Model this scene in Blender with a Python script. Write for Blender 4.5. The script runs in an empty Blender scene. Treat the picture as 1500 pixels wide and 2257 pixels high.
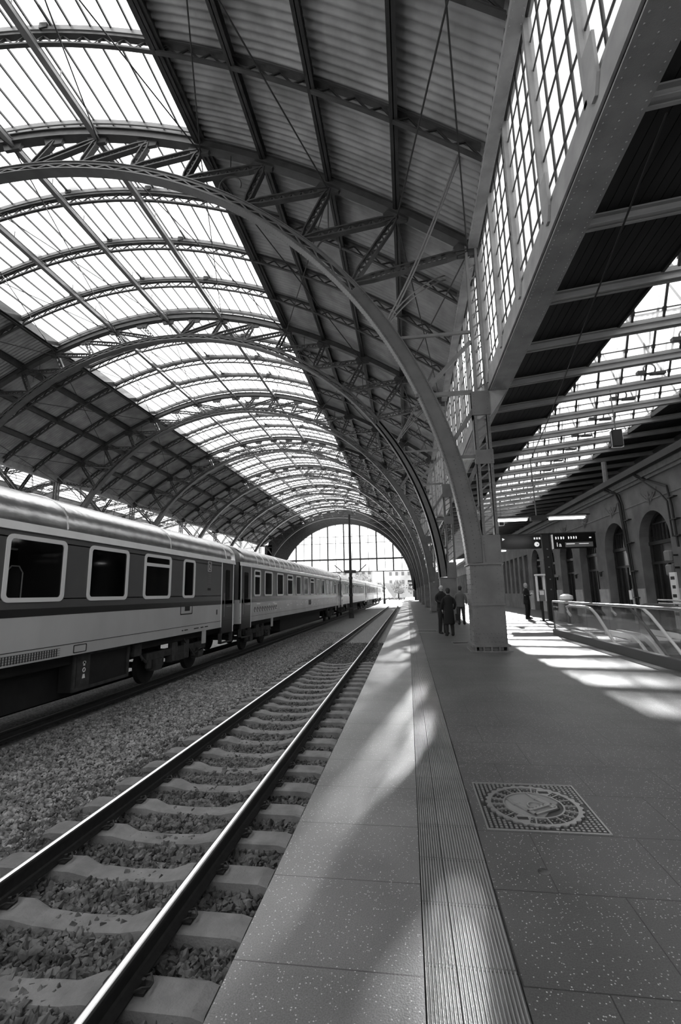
import bpy, math, random
import numpy as np
from mathutils import Matrix, Vector
random.seed(7); rng = np.random.default_rng(7)
S = bpy.context.scene
COL = S.collection
pi = math.pi

# ------------------------------------------------------------------ camera, sky, sun, exposure
F, VX, VY = 1024.0, -115.0, (149.0, 177.0)          # focal length in px of the 1500x2257 frame, vanishing points
Yc = Vector((VY[0], -VY[1], -F)).normalized()
vy = -(F * F + VY[0] * VX) / VY[1]
Zc = Vector((VX, -vy, -F)).normalized()
Xc = Yc.cross(Zc)
cam = bpy.data.cameras.new('camera'); camo = bpy.data.objects.new('camera', cam); COL.objects.link(camo)
cam.sensor_fit = 'VERTICAL'; cam.sensor_height = 36; cam.sensor_width = 36
cam.lens = F / 2257 * 36; cam.clip_start = .05; cam.clip_end = 900
camo.matrix_world = Matrix((Xc, Yc, Zc)).to_4x4()
camo.location = (0, 0, 1.5)
S.camera = camo

SUN = Vector((0.139, 0.879, 0.457)).normalized()
w = bpy.data.worlds.new('sky'); S.world = w; w.use_nodes = True
nt = w.node_tree; nt.nodes.clear()
def N(nt, t, **k):
    n = nt.nodes.new(t)
    for a, b in k.items(): setattr(n, a, b)
    return n
tc = N(nt, 'ShaderNodeTexCoord'); dp = N(nt, 'ShaderNodeVectorMath', operation='DOT_PRODUCT')
dp.inputs[1].default_value = SUN
nt.links.new(tc.outputs['Generated'], dp.inputs[0])
cl = N(nt, 'ShaderNodeClamp'); nt.links.new(dp.outputs['Value'], cl.inputs[0])
p1 = N(nt, 'ShaderNodeMath', operation='POWER'); p1.inputs[1].default_value = 90
p2 = N(nt, 'ShaderNodeMath', operation='POWER'); p2.inputs[1].default_value = 2500
for p in (p1, p2): nt.links.new(cl.outputs[0], p.inputs[0])
m1 = N(nt, 'ShaderNodeMath', operation='MULTIPLY_ADD'); m1.inputs[1].default_value = 1.2; m1.inputs[2].default_value = 1.15
m2 = N(nt, 'ShaderNodeMath', operation='MULTIPLY_ADD'); m2.inputs[1].default_value = 60
nt.links.new(p1.outputs[0], m1.inputs[0]); nt.links.new(p2.outputs[0], m2.inputs[0]); nt.links.new(m1.outputs[0], m2.inputs[2])
bg = N(nt, 'ShaderNodeBackground'); bg.inputs[0].default_value = (1, 1, 1, 1)
nt.links.new(m2.outputs[0], bg.inputs[1])
ow = N(nt, 'ShaderNodeOutputWorld'); nt.links.new(bg.outputs[0], ow.inputs[0])

sl = bpy.data.lights.new('sun', 'SUN'); sl.energy = 16; sl.angle = math.radians(0.9)
so = bpy.data.objects.new('sun', sl); COL.objects.link(so)
so.rotation_euler = SUN.to_track_quat('Z', 'Y').to_euler(); so.location = (20, 90, 60)

S.view_settings.view_transform = 'Standard'; S.view_settings.look = 'None'
S.view_settings.gamma = 1; S.view_settings.use_curve_mapping = False
S.view_settings.exposure = 0.45

# ------------------------------------------------------------------ materials
MATS = {}
def mat(name, g, rough=.6, metal=0.0, nz=0.0, nscale=8.0, bump=0.0, bscale=60.0, stretch=None, emit=0.0, spec=.5):
    m = bpy.data.materials.new(name); m.use_nodes = True; t = m.node_tree
    b = t.nodes['Principled BSDF']
    b.inputs['Base Color'].default_value = (g, g, g, 1); b.inputs['Roughness'].default_value = rough
    b.inputs['Metallic'].default_value = metal; b.inputs['Specular IOR Level'].default_value = spec
    co = N(t, 'ShaderNodeNewGeometry').outputs['Position']
    if stretch:
        mp = N(t, 'ShaderNodeMapping'); mp.inputs['Scale'].default_value = stretch
        t.links.new(co, mp.inputs[0]); co = mp.outputs[0]
    if nz:
        n = N(t, 'ShaderNodeTexNoise'); n.inputs['Scale'].default_value = nscale; n.inputs['Detail'].default_value = 6
        t.links.new(co, n.inputs['Vector'])
        r = N(t, 'ShaderNodeValToRGB')
        a, c = max(0, g * (1 - nz)), g * (1 + nz)
        r.color_ramp.elements[0].color = (a, a, a, 1); r.color_ramp.elements[1].color = (c, c, c, 1)
        r.color_ramp.elements[0].position = .3; r.color_ramp.elements[1].position = .7
        t.links.new(n.outputs['Fac'], r.inputs[0]); t.links.new(r.outputs[0], b.inputs['Base Color'])
    if bump:
        n = N(t, 'ShaderNodeTexNoise'); n.inputs['Scale'].default_value = bscale; n.inputs['Detail'].default_value = 4
        t.links.new(co, n.inputs['Vector'])
        bp = N(t, 'ShaderNodeBump'); bp.inputs['Strength'].default_value = bump; bp.inputs['Distance'].default_value = .02
        t.links.new(n.outputs['Fac'], bp.inputs['Height']); t.links.new(bp.outputs[0], b.inputs['Normal'])
    if emit:
        b.inputs['Emission Color'].default_value = (1, 1, 1, 1); b.inputs['Emission Strength'].default_value = emit
    MATS[name] = m
    return m
def glass(name, clear, trans, tint=1.0, gloss=.08, dirt=0.0):
    """thin sheet glass: clear share, frosted (translucent) share, rest a soft grey film"""
    m = bpy.data.materials.new(name); m.use_nodes = True; t = m.node_tree; t.nodes.clear()
    o = N(t, 'ShaderNodeOutputMaterial')
    tr = N(t, 'ShaderNodeBsdfTransparent'); tr.inputs[0].default_value = (tint, tint, tint, 1)
    tl = N(t, 'ShaderNodeBsdfTranslucent'); tl.inputs[0].default_value = (.9, .9, .9, 1)
    gl = N(t, 'ShaderNodeBsdfGlossy'); gl.inputs['Roughness'].default_value = .05; gl.inputs[0].default_value = (.9, .9, .9, 1)
    mx = N(t, 'ShaderNodeMixShader'); mx.inputs[0].default_value = trans
    t.links.new(tr.outputs[0], mx.inputs[1]); t.links.new(tl.outputs[0], mx.inputs[2])
    fr = N(t, 'ShaderNodeLayerWeight'); fr.inputs[0].default_value = .5
    pw = N(t, 'ShaderNodeMath', operation='POWER'); pw.inputs[1].default_value = 4; t.links.new(fr.outputs['Facing'], pw.inputs[0])
    mu = N(t, 'ShaderNodeMath', operation='MULTIPLY_ADD'); mu.inputs[1].default_value = gloss * .9; mu.inputs[2].default_value = .04 * gloss; t.links.new(pw.outputs[0], mu.inputs[0])
    m2 = N(t, 'ShaderNodeMixShader'); t.links.new(mu.outputs[0], m2.inputs[0])
    t.links.new(mx.outputs[0], m2.inputs[1]); t.links.new(gl.outputs[0], m2.inputs[2])
    if dirt:
        n = N(t, 'ShaderNodeTexNoise'); n.inputs['Scale'].default_value = .9; n.inputs['Detail'].default_value = 7
        g = N(t, 'ShaderNodeNewGeometry'); t.links.new(g.outputs['Position'], n.inputs['Vector'])
        r = N(t, 'ShaderNodeMapRange'); r.inputs[1].default_value = .35; r.inputs[2].default_value = .75
        r.inputs[3].default_value = trans * (1 - dirt); r.inputs[4].default_value = min(1, trans * (1 + dirt))
        t.links.new(n.outputs['Fac'], r.inputs[0]); t.links.new(r.outputs[0], mx.inputs[0])
    t.links.new(m2.outputs[0], o.inputs[0]); MATS[name] = m
    return m
mat('steel', .034, .5, 0, .35, 3, .15, 90)
mat('steel_dark', .02, .55, 0, .3, 3)
mat('steel_light', .15, .42, 0, .15, 2, .05, 120)
mat('chord_paint', .075, .36, 0, .22, 2.2, .1, 70)
mat('column_paint', .115, .42, 0, .22, 2.2, .12, 70)
mat('canopy_paint', .36, .5, 0, .15, 2)
mat('girder_paint', .3, .5, 0, .22, 2.2, .12, 70)
mat('corrugated', .3, .55, 0, .3, 1.2)
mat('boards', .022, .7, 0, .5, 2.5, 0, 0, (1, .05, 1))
mat('rail_side', .02, .6, .2, .3, 20)
mat('rail_top', .85, .3, 1.0)
mat('rail_dull', .12, .5, .6)
mat('concrete_sleeper', .17, .85, 0, .25, 6, .35, 60)
mat('stone', .085, .8, 0, .8, 9)
mat('stone_dusty', .24, .95, 0, .75, 9)
mat('stone_far', .16, .95, 0, .8, 22, 1.0, 28)
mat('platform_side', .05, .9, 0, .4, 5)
mat('plaster', .15, .9, 0, .28, 1.3, .2, 30)
mat('granite', .36, .8, 0, .18, 3, .1, 80)
mat('moulding', .17, .85, 0, .2, 5)
mat('dark_wood', .02, .4, 0, .4, 6)
mat('black', .008, .5)
mat('black_gloss', .01, .2)
mat('coach_dark', .1, .36, 0, .1, 1.2, .05, 8)
mat('coach_light', .52, .38, 0, .12, .9, .03, 6, (1, 1, .5))
mat('coach_stripe', .021, .35)
mat('coach_white', .9, .4, 0, .05, 3)
mat('frame_alu', .85, .4)
mat('coach_roof', .62, .27, 1.0, .2, 1.4, .45, 3.2, (1.6, 1.6, 1.6))
mat('underframe', .008, .7, 0, .5, 5)
mat('underframe_mid', .04, .6, 0, .4, 8)
mat('chrome', .75, .2, 1)
mat('handrail_steel', .8, .25, 1)
mat('kerb_steel', .1, .4, .3)
mat('cast_iron', .03, .35, .6, .3, 40)
mat('cast_edge', .4, .35, .8)
mat('rubber', .03, .4)
mat('cloth_black', .008, .9)
mat('cloth_navy', .012, .9)
mat('cloth_grey', .09, .9)
mat('cloth_dark', .02, .9)
mat('skin', .35, .6)
mat('hair_dark', .015, .7)
mat('hair_grey', .4, .8)
mat('sign_grey', .18, .5)
mat('sign_white', .8, .5, emit=.35)
mat('tube_light', .9, .4, emit=5)
mat('white_paint', .75, .5)
mat('hazed_facade', .7, .9, 0, .2, .2)  # haze over the far buildings is put into this pale colour
mat('facade_dark', .25, .9)
mat('leaf', .45, .9, 0, .5, .6)
mat('earth', .12, .95, 0, .4, 1)
glass('roof_glass', .2, .82, .9, .3, .12)
glass('clear_glass', .9, .12, .95, 1)
glass('clerestory_glass', .9, .16, .95, .5)
glass('screen_glass', .5, .45, .95, .3)
glass('barrier_glass', .9, .03, .88, .9)
glass('coach_glass', .9, .0, .55, .5)
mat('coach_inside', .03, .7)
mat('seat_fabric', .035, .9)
mat('door_glass', .004, .05, 0, spec=.2)
mat('interior_grey', .06, .6)

def joint_mat(name, base, x0, dx, y0, dy, wj=.007, speck=True, rough=.42, xo=0.0, jd=.25):
    """paving: terrazzo with dark joints on a grid in the platform's own metres"""
    m = mat(name, base, rough, 0, .3, 1.1, .1, 120); t = m.node_tree; b = t.nodes['Principled BSDF']
    src = b.inputs['Base Color'].links[0].from_socket
    g = N(t, 'ShaderNodeNewGeometry'); sp = N(t, 'ShaderNodeSeparateXYZ'); t.links.new(g.outputs['Position'], sp.inputs[0])
    def M_(op, a, bb):
        n = N(t, 'ShaderNodeMath', operation=op)
        for i, v in enumerate((a, bb)):
            if isinstance(v, (int, float)): n.inputs[i].default_value = v
            elif v is not None: t.links.new(v, n.inputs[i])
        return n.outputs[0]
    rowi = M_('FLOOR', M_('DIVIDE', M_('SUBTRACT', sp.outputs[1], y0), dy), None)
    fy = M_('MODULO', M_('ADD', M_('SUBTRACT', sp.outputs[1], y0), dy * 200), dy)
    ly = M_('LESS_THAN', fy, wj)
    mask = ly
    if dx:
        sh = M_('MULTIPLY', M_('MODULO', M_('ADD', rowi, 200), 2), xo)
        fx = M_('MODULO', M_('ADD', M_('ADD', M_('SUBTRACT', sp.outputs[0], x0), sh), dx * 50), dx)
        mask = M_('MAXIMUM', ly, M_('LESS_THAN', fx, wj * .8))
    col = src
    if speck:
        vo = N(t, 'ShaderNodeTexVoronoi'); vo.inputs['Scale'].default_value = 130; t.links.new(g.outputs['Position'], vo.inputs['Vector'])
        sc = N(t, 'ShaderNodeSeparateColor'); t.links.new(vo.outputs['Color'], sc.inputs[0])
        isp = M_('MULTIPLY', M_('LESS_THAN', vo.outputs['Distance'], .42), M_('GREATER_THAN', sc.outputs[0], .93))
        mx = N(t, 'ShaderNodeMix', data_type='RGBA'); t.links.new(isp, mx.inputs[0])
        t.links.new(col, mx.inputs[6]); mx.inputs[7].default_value = (.5, .5, .5, 1); col = mx.outputs[2]
        n2 = N(t, 'ShaderNodeTexNoise'); n2.inputs['Scale'].default_value = 160; t.links.new(g.outputs['Position'], n2.inputs['Vector'])
        mv = N(t, 'ShaderNodeMix', data_type='RGBA', blend_type='MULTIPLY'); mv.inputs[0].default_value = .55
        t.links.new(col, mv.inputs[6])
        r = N(t, 'ShaderNodeValToRGB'); r.color_ramp.elements[0].position = .35; r.color_ramp.elements[1].position = .65
        r.color_ramp.elements[0].color = (.35, .35, .35, 1); t.links.new(n2.outputs['Fac'], r.inputs[0]); t.links.new(r.outputs[0], mv.inputs[7])
        col = mv.outputs[2]
    mj = N(t, 'ShaderNodeMix', data_type='RGBA'); t.links.new(mask, mj.inputs[0]); t.links.new(col, mj.inputs[6])
    mj.inputs[7].default_value = (base * jd, base * jd, base * jd, 1)
    t.links.new(mj.outputs[2], b.inputs['Base Color'])
    return m
joint_mat('paving', .085, .37, .62, 2.145, .6, xo=.31)
joint_mat('edge_paving', .15, 0, 0, 2.147, .6)
joint_mat('tactile', .22, 0, 0, 2.215, .392, .008, False, .35)

def text_mesh(name, body, size, m, parent, loc, rot, align='LEFT'):
    cu = bpy.data.curves.new(name, 'FONT'); cu.body = body; cu.size = size; cu.extrude = .002; cu.align_x = align
    t = bpy.data.objects.new(name, cu); COL.objects.link(t); bpy.context.view_layer.update()
    me = bpy.data.meshes.new_from_object(t.evaluated_get(bpy.context.evaluated_depsgraph_get()))
    bpy.data.objects.remove(t); me.materials.clear(); me.materials.append(MATS[m])
    o = bpy.data.objects.new(name, me); COL.objects.link(o); o.parent = parent; o.location = loc; o.rotation_euler = rot
    return o
# ------------------------------------------------------------------ mesh builder
class MB:
    def __init__(s): s.v = []; s.f = []; s.n = 0
    def add(s, v, f):
        v = np.asarray(v, float).reshape(-1, 3); s.v.append(v)
        o = s.n
        s.f.extend([tuple(i + o for i in q) for q in f]); s.n += len(v)
        return s
    def box(s, x0, x1, y0, y1, z0, z1):
        return s.add([(x0, y0, z0), (x1, y0, z0), (x1, y1, z0), (x0, y1, z0), (x0, y0, z1), (x1, y0, z1), (x1, y1, z1), (x0, y1, z1)],
                     [(3, 2, 1, 0), (4, 5, 6, 7), (0, 1, 5, 4), (1, 2, 6, 5), (2, 3, 7, 6), (3, 0, 4, 7)])
    def beam(s, p, q, w, h, up=(0, 1, 0)):
        p = np.array(p, float); q = np.array(q, float); d = q - p; L = np.linalg.norm(d)
        if L < 1e-6: return s
        d /= L; u = np.array(up, float); sd = np.cross(d, u)
        if np.linalg.norm(sd) < 1e-4: u = np.array((1., 0, 0)); sd = np.cross(d, u)
        sd /= np.linalg.norm(sd); u = np.cross(sd, d)
        a, b = sd * w / 2, u * h / 2
        return s.add([p - a - b, p + a - b, p + a + b, p - a + b, q - a - b, q + a - b, q + a + b, q - a + b],
                     [(0, 1, 2, 3), (7, 6, 5, 4), (0, 4, 5, 1), (1, 5, 6, 2), (2, 6, 7, 3), (3, 7, 4, 0)])
    def tube(s, pts, r, n=8, cap=True, r2=None, closed=False):
        """r: radius or list; r2: second radius list for ellipses"""
        pts = [np.array(p, float) for p in pts]; k = len(pts)
        rr = list(r) if hasattr(r, '__len__') else [r] * k
        rb = list(r2) if r2 is not None else rr
        V = []; ref = None
        for i, p in enumerate(pts):
            d = pts[min(i + 1, k - 1)] - pts[max(i - 1, 0)]
            if closed: d = pts[(i + 1) % k] - pts[i - 1]
            d = d / (np.linalg.norm(d) + 1e-9)
            if ref is None: ref = np.array((0, 0, 1.)) if abs(d[2]) < .8 else np.array((1., 0, 0))
            a = ref - d * np.dot(ref, d); a /= np.linalg.norm(a) + 1e-9; b = np.cross(d, a); ref = a
            for j in range(n):
                t = 2 * pi * j / n
                V.append(p + a * math.cos(t) * rr[i] + b * math.sin(t) * rb[i])
        Fs = []
        for i in range(k if closed else k - 1):
            i2 = (i + 1) % k
            for j in range(n):
                Fs.append((i * n + j, i * n + (j + 1) % n, i2 * n + (j + 1) % n, i2 * n + j))
        if cap and not closed: Fs += [tuple(range(n - 1, -1, -1)), tuple((k - 1) * n + j for j in range(n))]
        return s.add(V, Fs)
    def strip(s, A, B, y0, y1):
        """solid between two polylines given as (x, z), extruded y0..y1"""
        k = len(A); V = []
        for (a, b) in zip(A, B): V += [(a[0], y0, a[1]), (b[0], y0, b[1]), (b[0], y1, b[1]), (a[0], y1, a[1])]
        Fs = [(0, 1, 2, 3), (4 * k - 1, 4 * k - 2, 4 * k - 3, 4 * k - 4)]
        for i in range(k - 1):
            o = 4 * i; e = o + 4
            for j in range(4): Fs.append((o + j, e + j, e + (j + 1) % 4, o + (j + 1) % 4))
        return s.add(V, Fs)
    def prism(s, poly, h0, h1, axis='z'):
        n = len(poly)
        def P(u, v, h): return (u, v, h) if axis == 'z' else ((u, h, v) if axis == 'y' else (h, u, v))
        V = [P(u, v, h0) for u, v in poly] + [P(u, v, h1) for u, v in poly]
        return s.add(V, [tuple(range(n - 1, -1, -1)), tuple(range(n, 2 * n))] + [(i, (i + 1) % n, n + (i + 1) % n, n + i) for i in range(n)])
    def frame(s, outer, inner, h0, h1, axis='z'):
        n = len(outer)
        def P(u, v, h): return (u, v, h) if axis == 'z' else ((u, h, v) if axis == 'y' else (h, u, v))
        V = [P(*p, h) for h in (h0, h1) for p in outer] + [P(*p, h) for h in (h0, h1) for p in inner]
        Fs = []
        for i in range(n):
            j = (i + 1) % n
            Fs += [(i, j, n + j, n + i), (2 * n + j, 2 * n + i, 3 * n + i, 3 * n + j), (n + i, n + j, 3 * n + j, 3 * n + i), (j, i, 2 * n + i, 2 * n + j)]
        return s.add(V, Fs)
    def rivet(s, p, nrm, r=.016):
        p = np.array(p, float); nn = np.array(nrm, float); a = np.array((0, 0, 1.)) if abs(nn[2]) < .8 else np.array((1., 0, 0))
        u = np.cross(nn, a); u /= np.linalg.norm(u); v = np.cross(nn, u)
        V = [p + (u * math.cos(t) + v * math.sin(t)) * r for t in np.arange(6) * pi / 3] + \
            [p + (u * math.cos(t) + v * math.sin(t)) * r * .6 + nn * r * .7 for t in np.arange(6) * pi / 3]
        return s.add(V, [(i, (i + 1) % 6, 6 + (i + 1) % 6, 6 + i) for i in range(6)] + [tuple(range(6, 12))])
    def mirror(s, cx):
        """append a copy mirrored about x = cx"""
        V = np.concatenate(s.v); W = V.copy(); W[:, 0] = 2 * cx - W[:, 0]; o = s.n
        nf = [tuple(i + o for i in reversed(q)) for q in s.f]
        s.v.append(W); s.f.extend(nf); s.n += len(W); return s
    def build(s, name, m, parent=None, smooth=False, loc=None):
        me = bpy.data.meshes.new(name)
        V = np.concatenate(s.v) if s.v else np.zeros((0, 3))
        me.vertices.add(len(V)); me.vertices.foreach_set('co', V.ravel())
        ls = np.array([len(q) for q in s.f], np.int32)
        me.loops.add(int(ls.sum())); me.loops.foreach_set('vertex_index', np.fromiter((i for q in s.f for i in q), np.int32))
        me.polygons.add(len(ls)); me.polygons.foreach_set('loop_start', np.concatenate([[0], np.cumsum(ls)[:-1]]).astype(np.int32))
        me.update(calc_edges=True); me.validate()
        me.polygons.foreach_set('use_smooth', [bool(smooth)] * len(me.polygons))
        me.materials.append(MATS[m] if isinstance(m, str) else m)
        o = bpy.data.objects.new(name, me); COL.objects.link(o)
        if parent: o.parent = parent
        if loc: o.location = loc
        return o
def tag(o, label, cat=None, group=None, kind=None):
    o['label'] = label
    if cat: o['category'] = cat
    if group: o['group'] = group
    if kind: o['kind'] = kind
    return o
def empty(name, label, cat, loc=(0, 0, 0), rz=0, group=None, kind=None):
    o = bpy.data.objects.new(name, None); COL.objects.link(o); o.location = loc; o.rotation_euler = (0, 0, rz)
    o.empty_display_size = .2
    return tag(o, label, cat, group, kind)
def struct(o, label, cat='building part'): return tag(o, label, cat, kind='structure')
def kids(o): return [c for c in bpy.data.objects if c.parent == o]
def template(o):
    return (o, [(c, kids(c)) for c in kids(o)])
def dup(tp, loc, label=None, rz=None, group=None):
    o, ch = tp
    r = o.copy(); COL.objects.link(r); r.location = loc
    if rz is not None: r.rotation_euler = (0, 0, rz)
    if label: r['label'] = label
    if group: r['group'] = group
    for c, gs in ch:
        d = c.copy(); COL.objects.link(d); d.parent = r
        for g in gs:
            e = g.copy(); COL.objects.link(e); e.parent = d
    return r
ORD = ['first', 'second', 'third', 'fourth', 'fifth', 'sixth', 'seventh', 'eighth', 'ninth', 'tenth', 'eleventh', 'twelfth', 'thirteenth',
       'fourteenth', 'fifteenth', 'sixteenth', 'seventeenth', 'eighteenth', 'nineteenth', 'twentieth', 'twenty-first', 'twenty-second',
       'twenty-third', 'twenty-fourth', 'twenty-fifth', 'twenty-sixth', 'twenty-seventh', 'twenty-eighth', 'twenty-ninth', 'thirtieth']
def rrect(x0, x1, z0, z1, r, n=5):
    P = []
    for cx, cz, a0 in ((x1 - r, z0 + r, -pi / 2), (x1 - r, z1 - r, 0), (x0 + r, z1 - r, pi / 2), (x0 + r, z0 + r, pi)):
        for i in range(n + 1):
            a = a0 + pi / 2 * i / n; P.append((cx + r * math.cos(a), cz + r * math.sin(a)))
    return P

# ------------------------------------------------------------------ setting: ground, platform
BAY, Y0 = 11.4, 12.8
YE = 96.0
HX0, HX1, HY0, HY1 = 5.0, 7.9, 4.6, 15.9       # stair well in the platform
m_ = MB()
m_.box(.37, HX0, -12, 150, -.3, 0); m_.box(HX0, HX1, -12, HY0, -.3, 0); m_.box(HX0, HX1, HY1, 150, -.3, 0); m_.box(HX1, 14, -12, 150, -.3, 0)
struct(m_.build('floor', 'paving'), 'speckled grey stone slabs of the platform right of the ribbed strip', 'floor')
m_ = MB(); m_.box(-.79, -.004, -12, 150, -.09, 0)
struct(m_.build('trim_1', 'edge_paving'), 'row of pale granite slabs along the platform edge', 'platform edge')
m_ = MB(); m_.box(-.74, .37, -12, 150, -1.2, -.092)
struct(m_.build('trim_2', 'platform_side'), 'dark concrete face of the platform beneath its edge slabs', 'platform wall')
# ribbed strip (two widths of ribbed tile)
def ribs_strip(x0, x1, n, y0, y1):
    mb = MB(); dx = (x1 - x0) / n; ys = [y0, y1]; prof = []
    for i in range(n):
        a = x0 + i * dx
        prof += [(a + .0 * dx, -.009), (a + .2 * dx, .003), (a + .5 * dx, .003), (a + .7 * dx, -.009)]
    prof.append((x1, -.009))
    V = [(x, y, z) for y in ys for x, z in prof]; k = len(prof)
    mb.add(V, [(i, i + 1, k + i + 1, k + i) for i in range(k - 1)])
    mb.box(x0, x1, y0, y1, -.09, -.011)
    return mb
struct(ribs_strip(.0, .125, 9, -12, 150).build('trim_3', 'tactile'), 'narrow pale ribbed paving strip beside the edge slabs', 'ribbed paving')
struct(ribs_strip(.128, .366, 15, -12, 150).build('trim_4', 'tactile'), 'wide ribbed paving strip running down the platform', 'ribbed paving')
m_ = MB(); m_.box(-64, -.75, -12, 330, -1.6, -1.04)
# gently domed ballast between the two tracks
xs = np.linspace(-64, -.745, 180); ys = np.linspace(-12, 300, 120)
def bz(x):
    z = -.985
    if -6.9 < x < -3.85: z += .1 * math.sin(pi * (x + 6.9) / 3.05) ** .6
    return z
V = [(x, y, bz(x)) for y in ys for x in xs]
m_.add(V, [(j * 180 + i, j * 180 + i + 1, (j + 1) * 180 + i + 1, (j + 1) * 180 + i) for j in range(119) for i in range(179)])
struct(m_.build('ground', 'stone_far'), 'bed of dark crushed stone under both tracks', 'ground')
m_ = MB(); m_.box(-.7, 60, 150.2, 330, -1.3, -1.0); m_.box(14.01, 60, -12, 150, -.4, -.02)
struct(m_.build('ground', 'earth'), 'open ground beyond the platform end', 'ground')

# loose stones
def icos():
    t = (1 + 5 ** .5) / 2
    v = np.array([(-1, t, 0), (1, t, 0), (-1, -t, 0), (1, -t, 0), (0, -1, t), (0, 1, t), (0, -1, -t), (0, 1, -t), (t, 0, -1), (t, 0, 1), (-t, 0, -1), (-t, 0, 1)]) / 1.9
    f = np.array([(0, 11, 5), (0, 5, 1), (0, 1, 7), (0, 7, 10), (0, 10, 11), (1, 5, 9), (5, 11, 4), (11, 10, 2), (10, 7, 6), (7, 1, 8), (3, 9, 4), (3, 4, 2), (3, 2, 6), (3, 6, 8), (3, 8, 9), (4, 9, 5), (2, 4, 11), (6, 2, 10), (8, 6, 7), (9, 8, 1)])
    return v, f
iv, if_ = icos()
def stones(P, size, name, label, m='stone'):
    n = len(P); V = np.repeat(iv[None], n, 0) * (1 + rng.uniform(-.5, .45, (n, 12, 1)))
    V *= rng.uniform(.45, 1.15, (n, 1, 3)) * size[:, None, None]
    q = rng.normal(size=(n, 4)); q /= np.linalg.norm(q, axis=1)[:, None]; a, b, c, d = q.T
    Rm = np.stack([1 - 2 * (c * c + d * d), 2 * (b * c - a * d), 2 * (b * d + a * c), 2 * (b * c + a * d), 1 - 2 * (b * b + d * d), 2 * (c * d - a * b),
                   2 * (b * d - a * c), 2 * (c * d + a * b), 1 - 2 * (b * b + c * c)], 1).reshape(n, 3, 3)
    V = np.einsum('nij,nkj->nki', Rm, V) + P[:, None, :]
    Fc = (if_[None] + (np.arange(n) * 12)[:, None, None]).reshape(-1, 3)
    me = bpy.data.meshes.new(name); me.vertices.add(n * 12); me.vertices.foreach_set('co', V.ravel())
    me.loops.add(Fc.size); me.loops.foreach_set('vertex_index', Fc.ravel().astype(np.int32))
    me.polygons.add(len(Fc)); me.polygons.foreach_set('loop_start', (np.arange(len(Fc)) * 3).astype(np.int32))
    me.update(calc_edges=True); me.polygons.foreach_set('use_smooth', [False] * len(me.polygons)); me.materials.append(MATS[m])
    o = bpy.data.objects.new(name, me); COL.objects.link(o); return tag(o, label, 'gravel', kind='stuff')
def scatter(n, x0, x1, y0, y1, powr=1.0):
    x = rng.uniform(x0, x1, n); y = y0 + (y1 - y0) * rng.uniform(0, 1, n) ** powr
    return np.stack([x, y, np.array([bz(a) for a in x]) + rng.uniform(.0, .035, n)], 1)
P = np.concatenate([scatter(26000, -4.2, -.78, 1.9, 8, 1.35), scatter(20000, -4.05, -.78, 6.5, 24, 1.5)])
stones(P, rng.uniform(.016, .044, len(P)), 'ballast', 'loose dark crushed stones lying between the sleepers of the empty track')
P = np.concatenate([scatter(26000, -6.7, -3.9, 3.5, 13, 1.3), scatter(13000, -6.8, -3.9, 11, 30, 1.4)])
stones(P, rng.uniform(.014, .036, len(P)), 'ballast', 'dusty pale crushed stones in the strip between the two tracks', 'stone_dusty')

# ------------------------------------------------------------------ rails and sleepers
ZR = -.70
def rail_profile(): # (x, z) relative to head centre top
    return [(-.07, -.17), (-.07, -.158), (-.02, -.145), (-.009, -.13), (-.009, -.05), (-.034, -.035), (-.036, -.006), (-.028, 0.0)]
def rail(x, label, top='rail_top'):
    half = rail_profile(); prof = half + [(-a, b) for a, b in reversed(half)]
    mb = MB(); mb.prism([(x + a, ZR + b) for a, b in prof], -12, 300, 'y')
    r = mb.build('rail', 'rail_side'); tag(r, label, 'rail')
    t = MB(); us = np.linspace(-.034, .034, 9); A = [(x + u, ZR + .004 - 7.5 * u * u) for u in us]; t.strip([(a, ZR - .012) for a, _ in A], A, -12, 300)
    t.build('running_surface', top, r, smooth=True)
    return r
TX, TX2 = -2.57, -7.69
rail(TX - .753, 'polished rail of the empty track, farther from the platform')
rail(TX + .753, 'polished rail of the empty track, beside the platform')
rail(TX2 + .753, 'rusty rail beneath the near side of the train', 'rail_dull')
rail(TX2 - .753, 'rail hidden under the far side of the train', 'rail_dull')
def make_sleeper(name, label):
    e = empty(name, label, 'sleeper')
    h = []
    prof = [(-1.3, -.02), (-1.22, 0), (-1.0, .0), (-.52, .0), (-.36, -.045), (0, -.06), (.36, -.045), (.52, .0), (1.0, .0), (1.22, 0), (1.3, -.02)]
    mb = MB(); V = []
    for x, z in prof:
        wd = .15 if abs(x) > .45 else .12
        V += [(x, -wd, -.2), (x, -wd + .02, z - .012), (x, -wd + .045, z), (x, wd - .045, z), (x, wd - .02, z - .012), (x, wd, -.2)]
    n = 6; Fs = [tuple(range(n - 1, -1, -1)), tuple(range((len(prof) - 1) * n, len(prof) * n))]
    for i in range(len(prof) - 1):
        for j in range(n): Fs.append((i * n + j, i * n + (j + 1) % n, (i + 1) * n + (j + 1) % n, (i + 1) * n + j))
    mb.add(V, Fs); mb.build('sleeper_body', 'concrete_sleeper', e)
    for s in (-1, 1):
        for t in (-1, 1):
            c = MB(); x = s * .753 + t * .1
            c.tube([(x - t * .03, -.06, .03), (x + t * .02, -.055, .05), (x + t * .05, -.02, .03), (x + t * .05, .02, .03), (x + t * .02, .055, .05), (x - t * .03, .06, .03)], .008, 6)
            c.tube([(x, 0, 0), (x, 0, .06)], .014, 6); c.box(x - .03, x + .03, -.05, .05, 0, .016)
            c.build('rail_clip', 'rail_side', e)
    return e
sl0 = make_sleeper('concrete_sleeper', 'x'); tps = template(sl0)
far = MB(); SG = 'concrete sleepers of the empty track'
body_me = tps[1][0][0].data
YS = [1.249 + .62 * k for k in range(0, 150)]
far_tp = None
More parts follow.
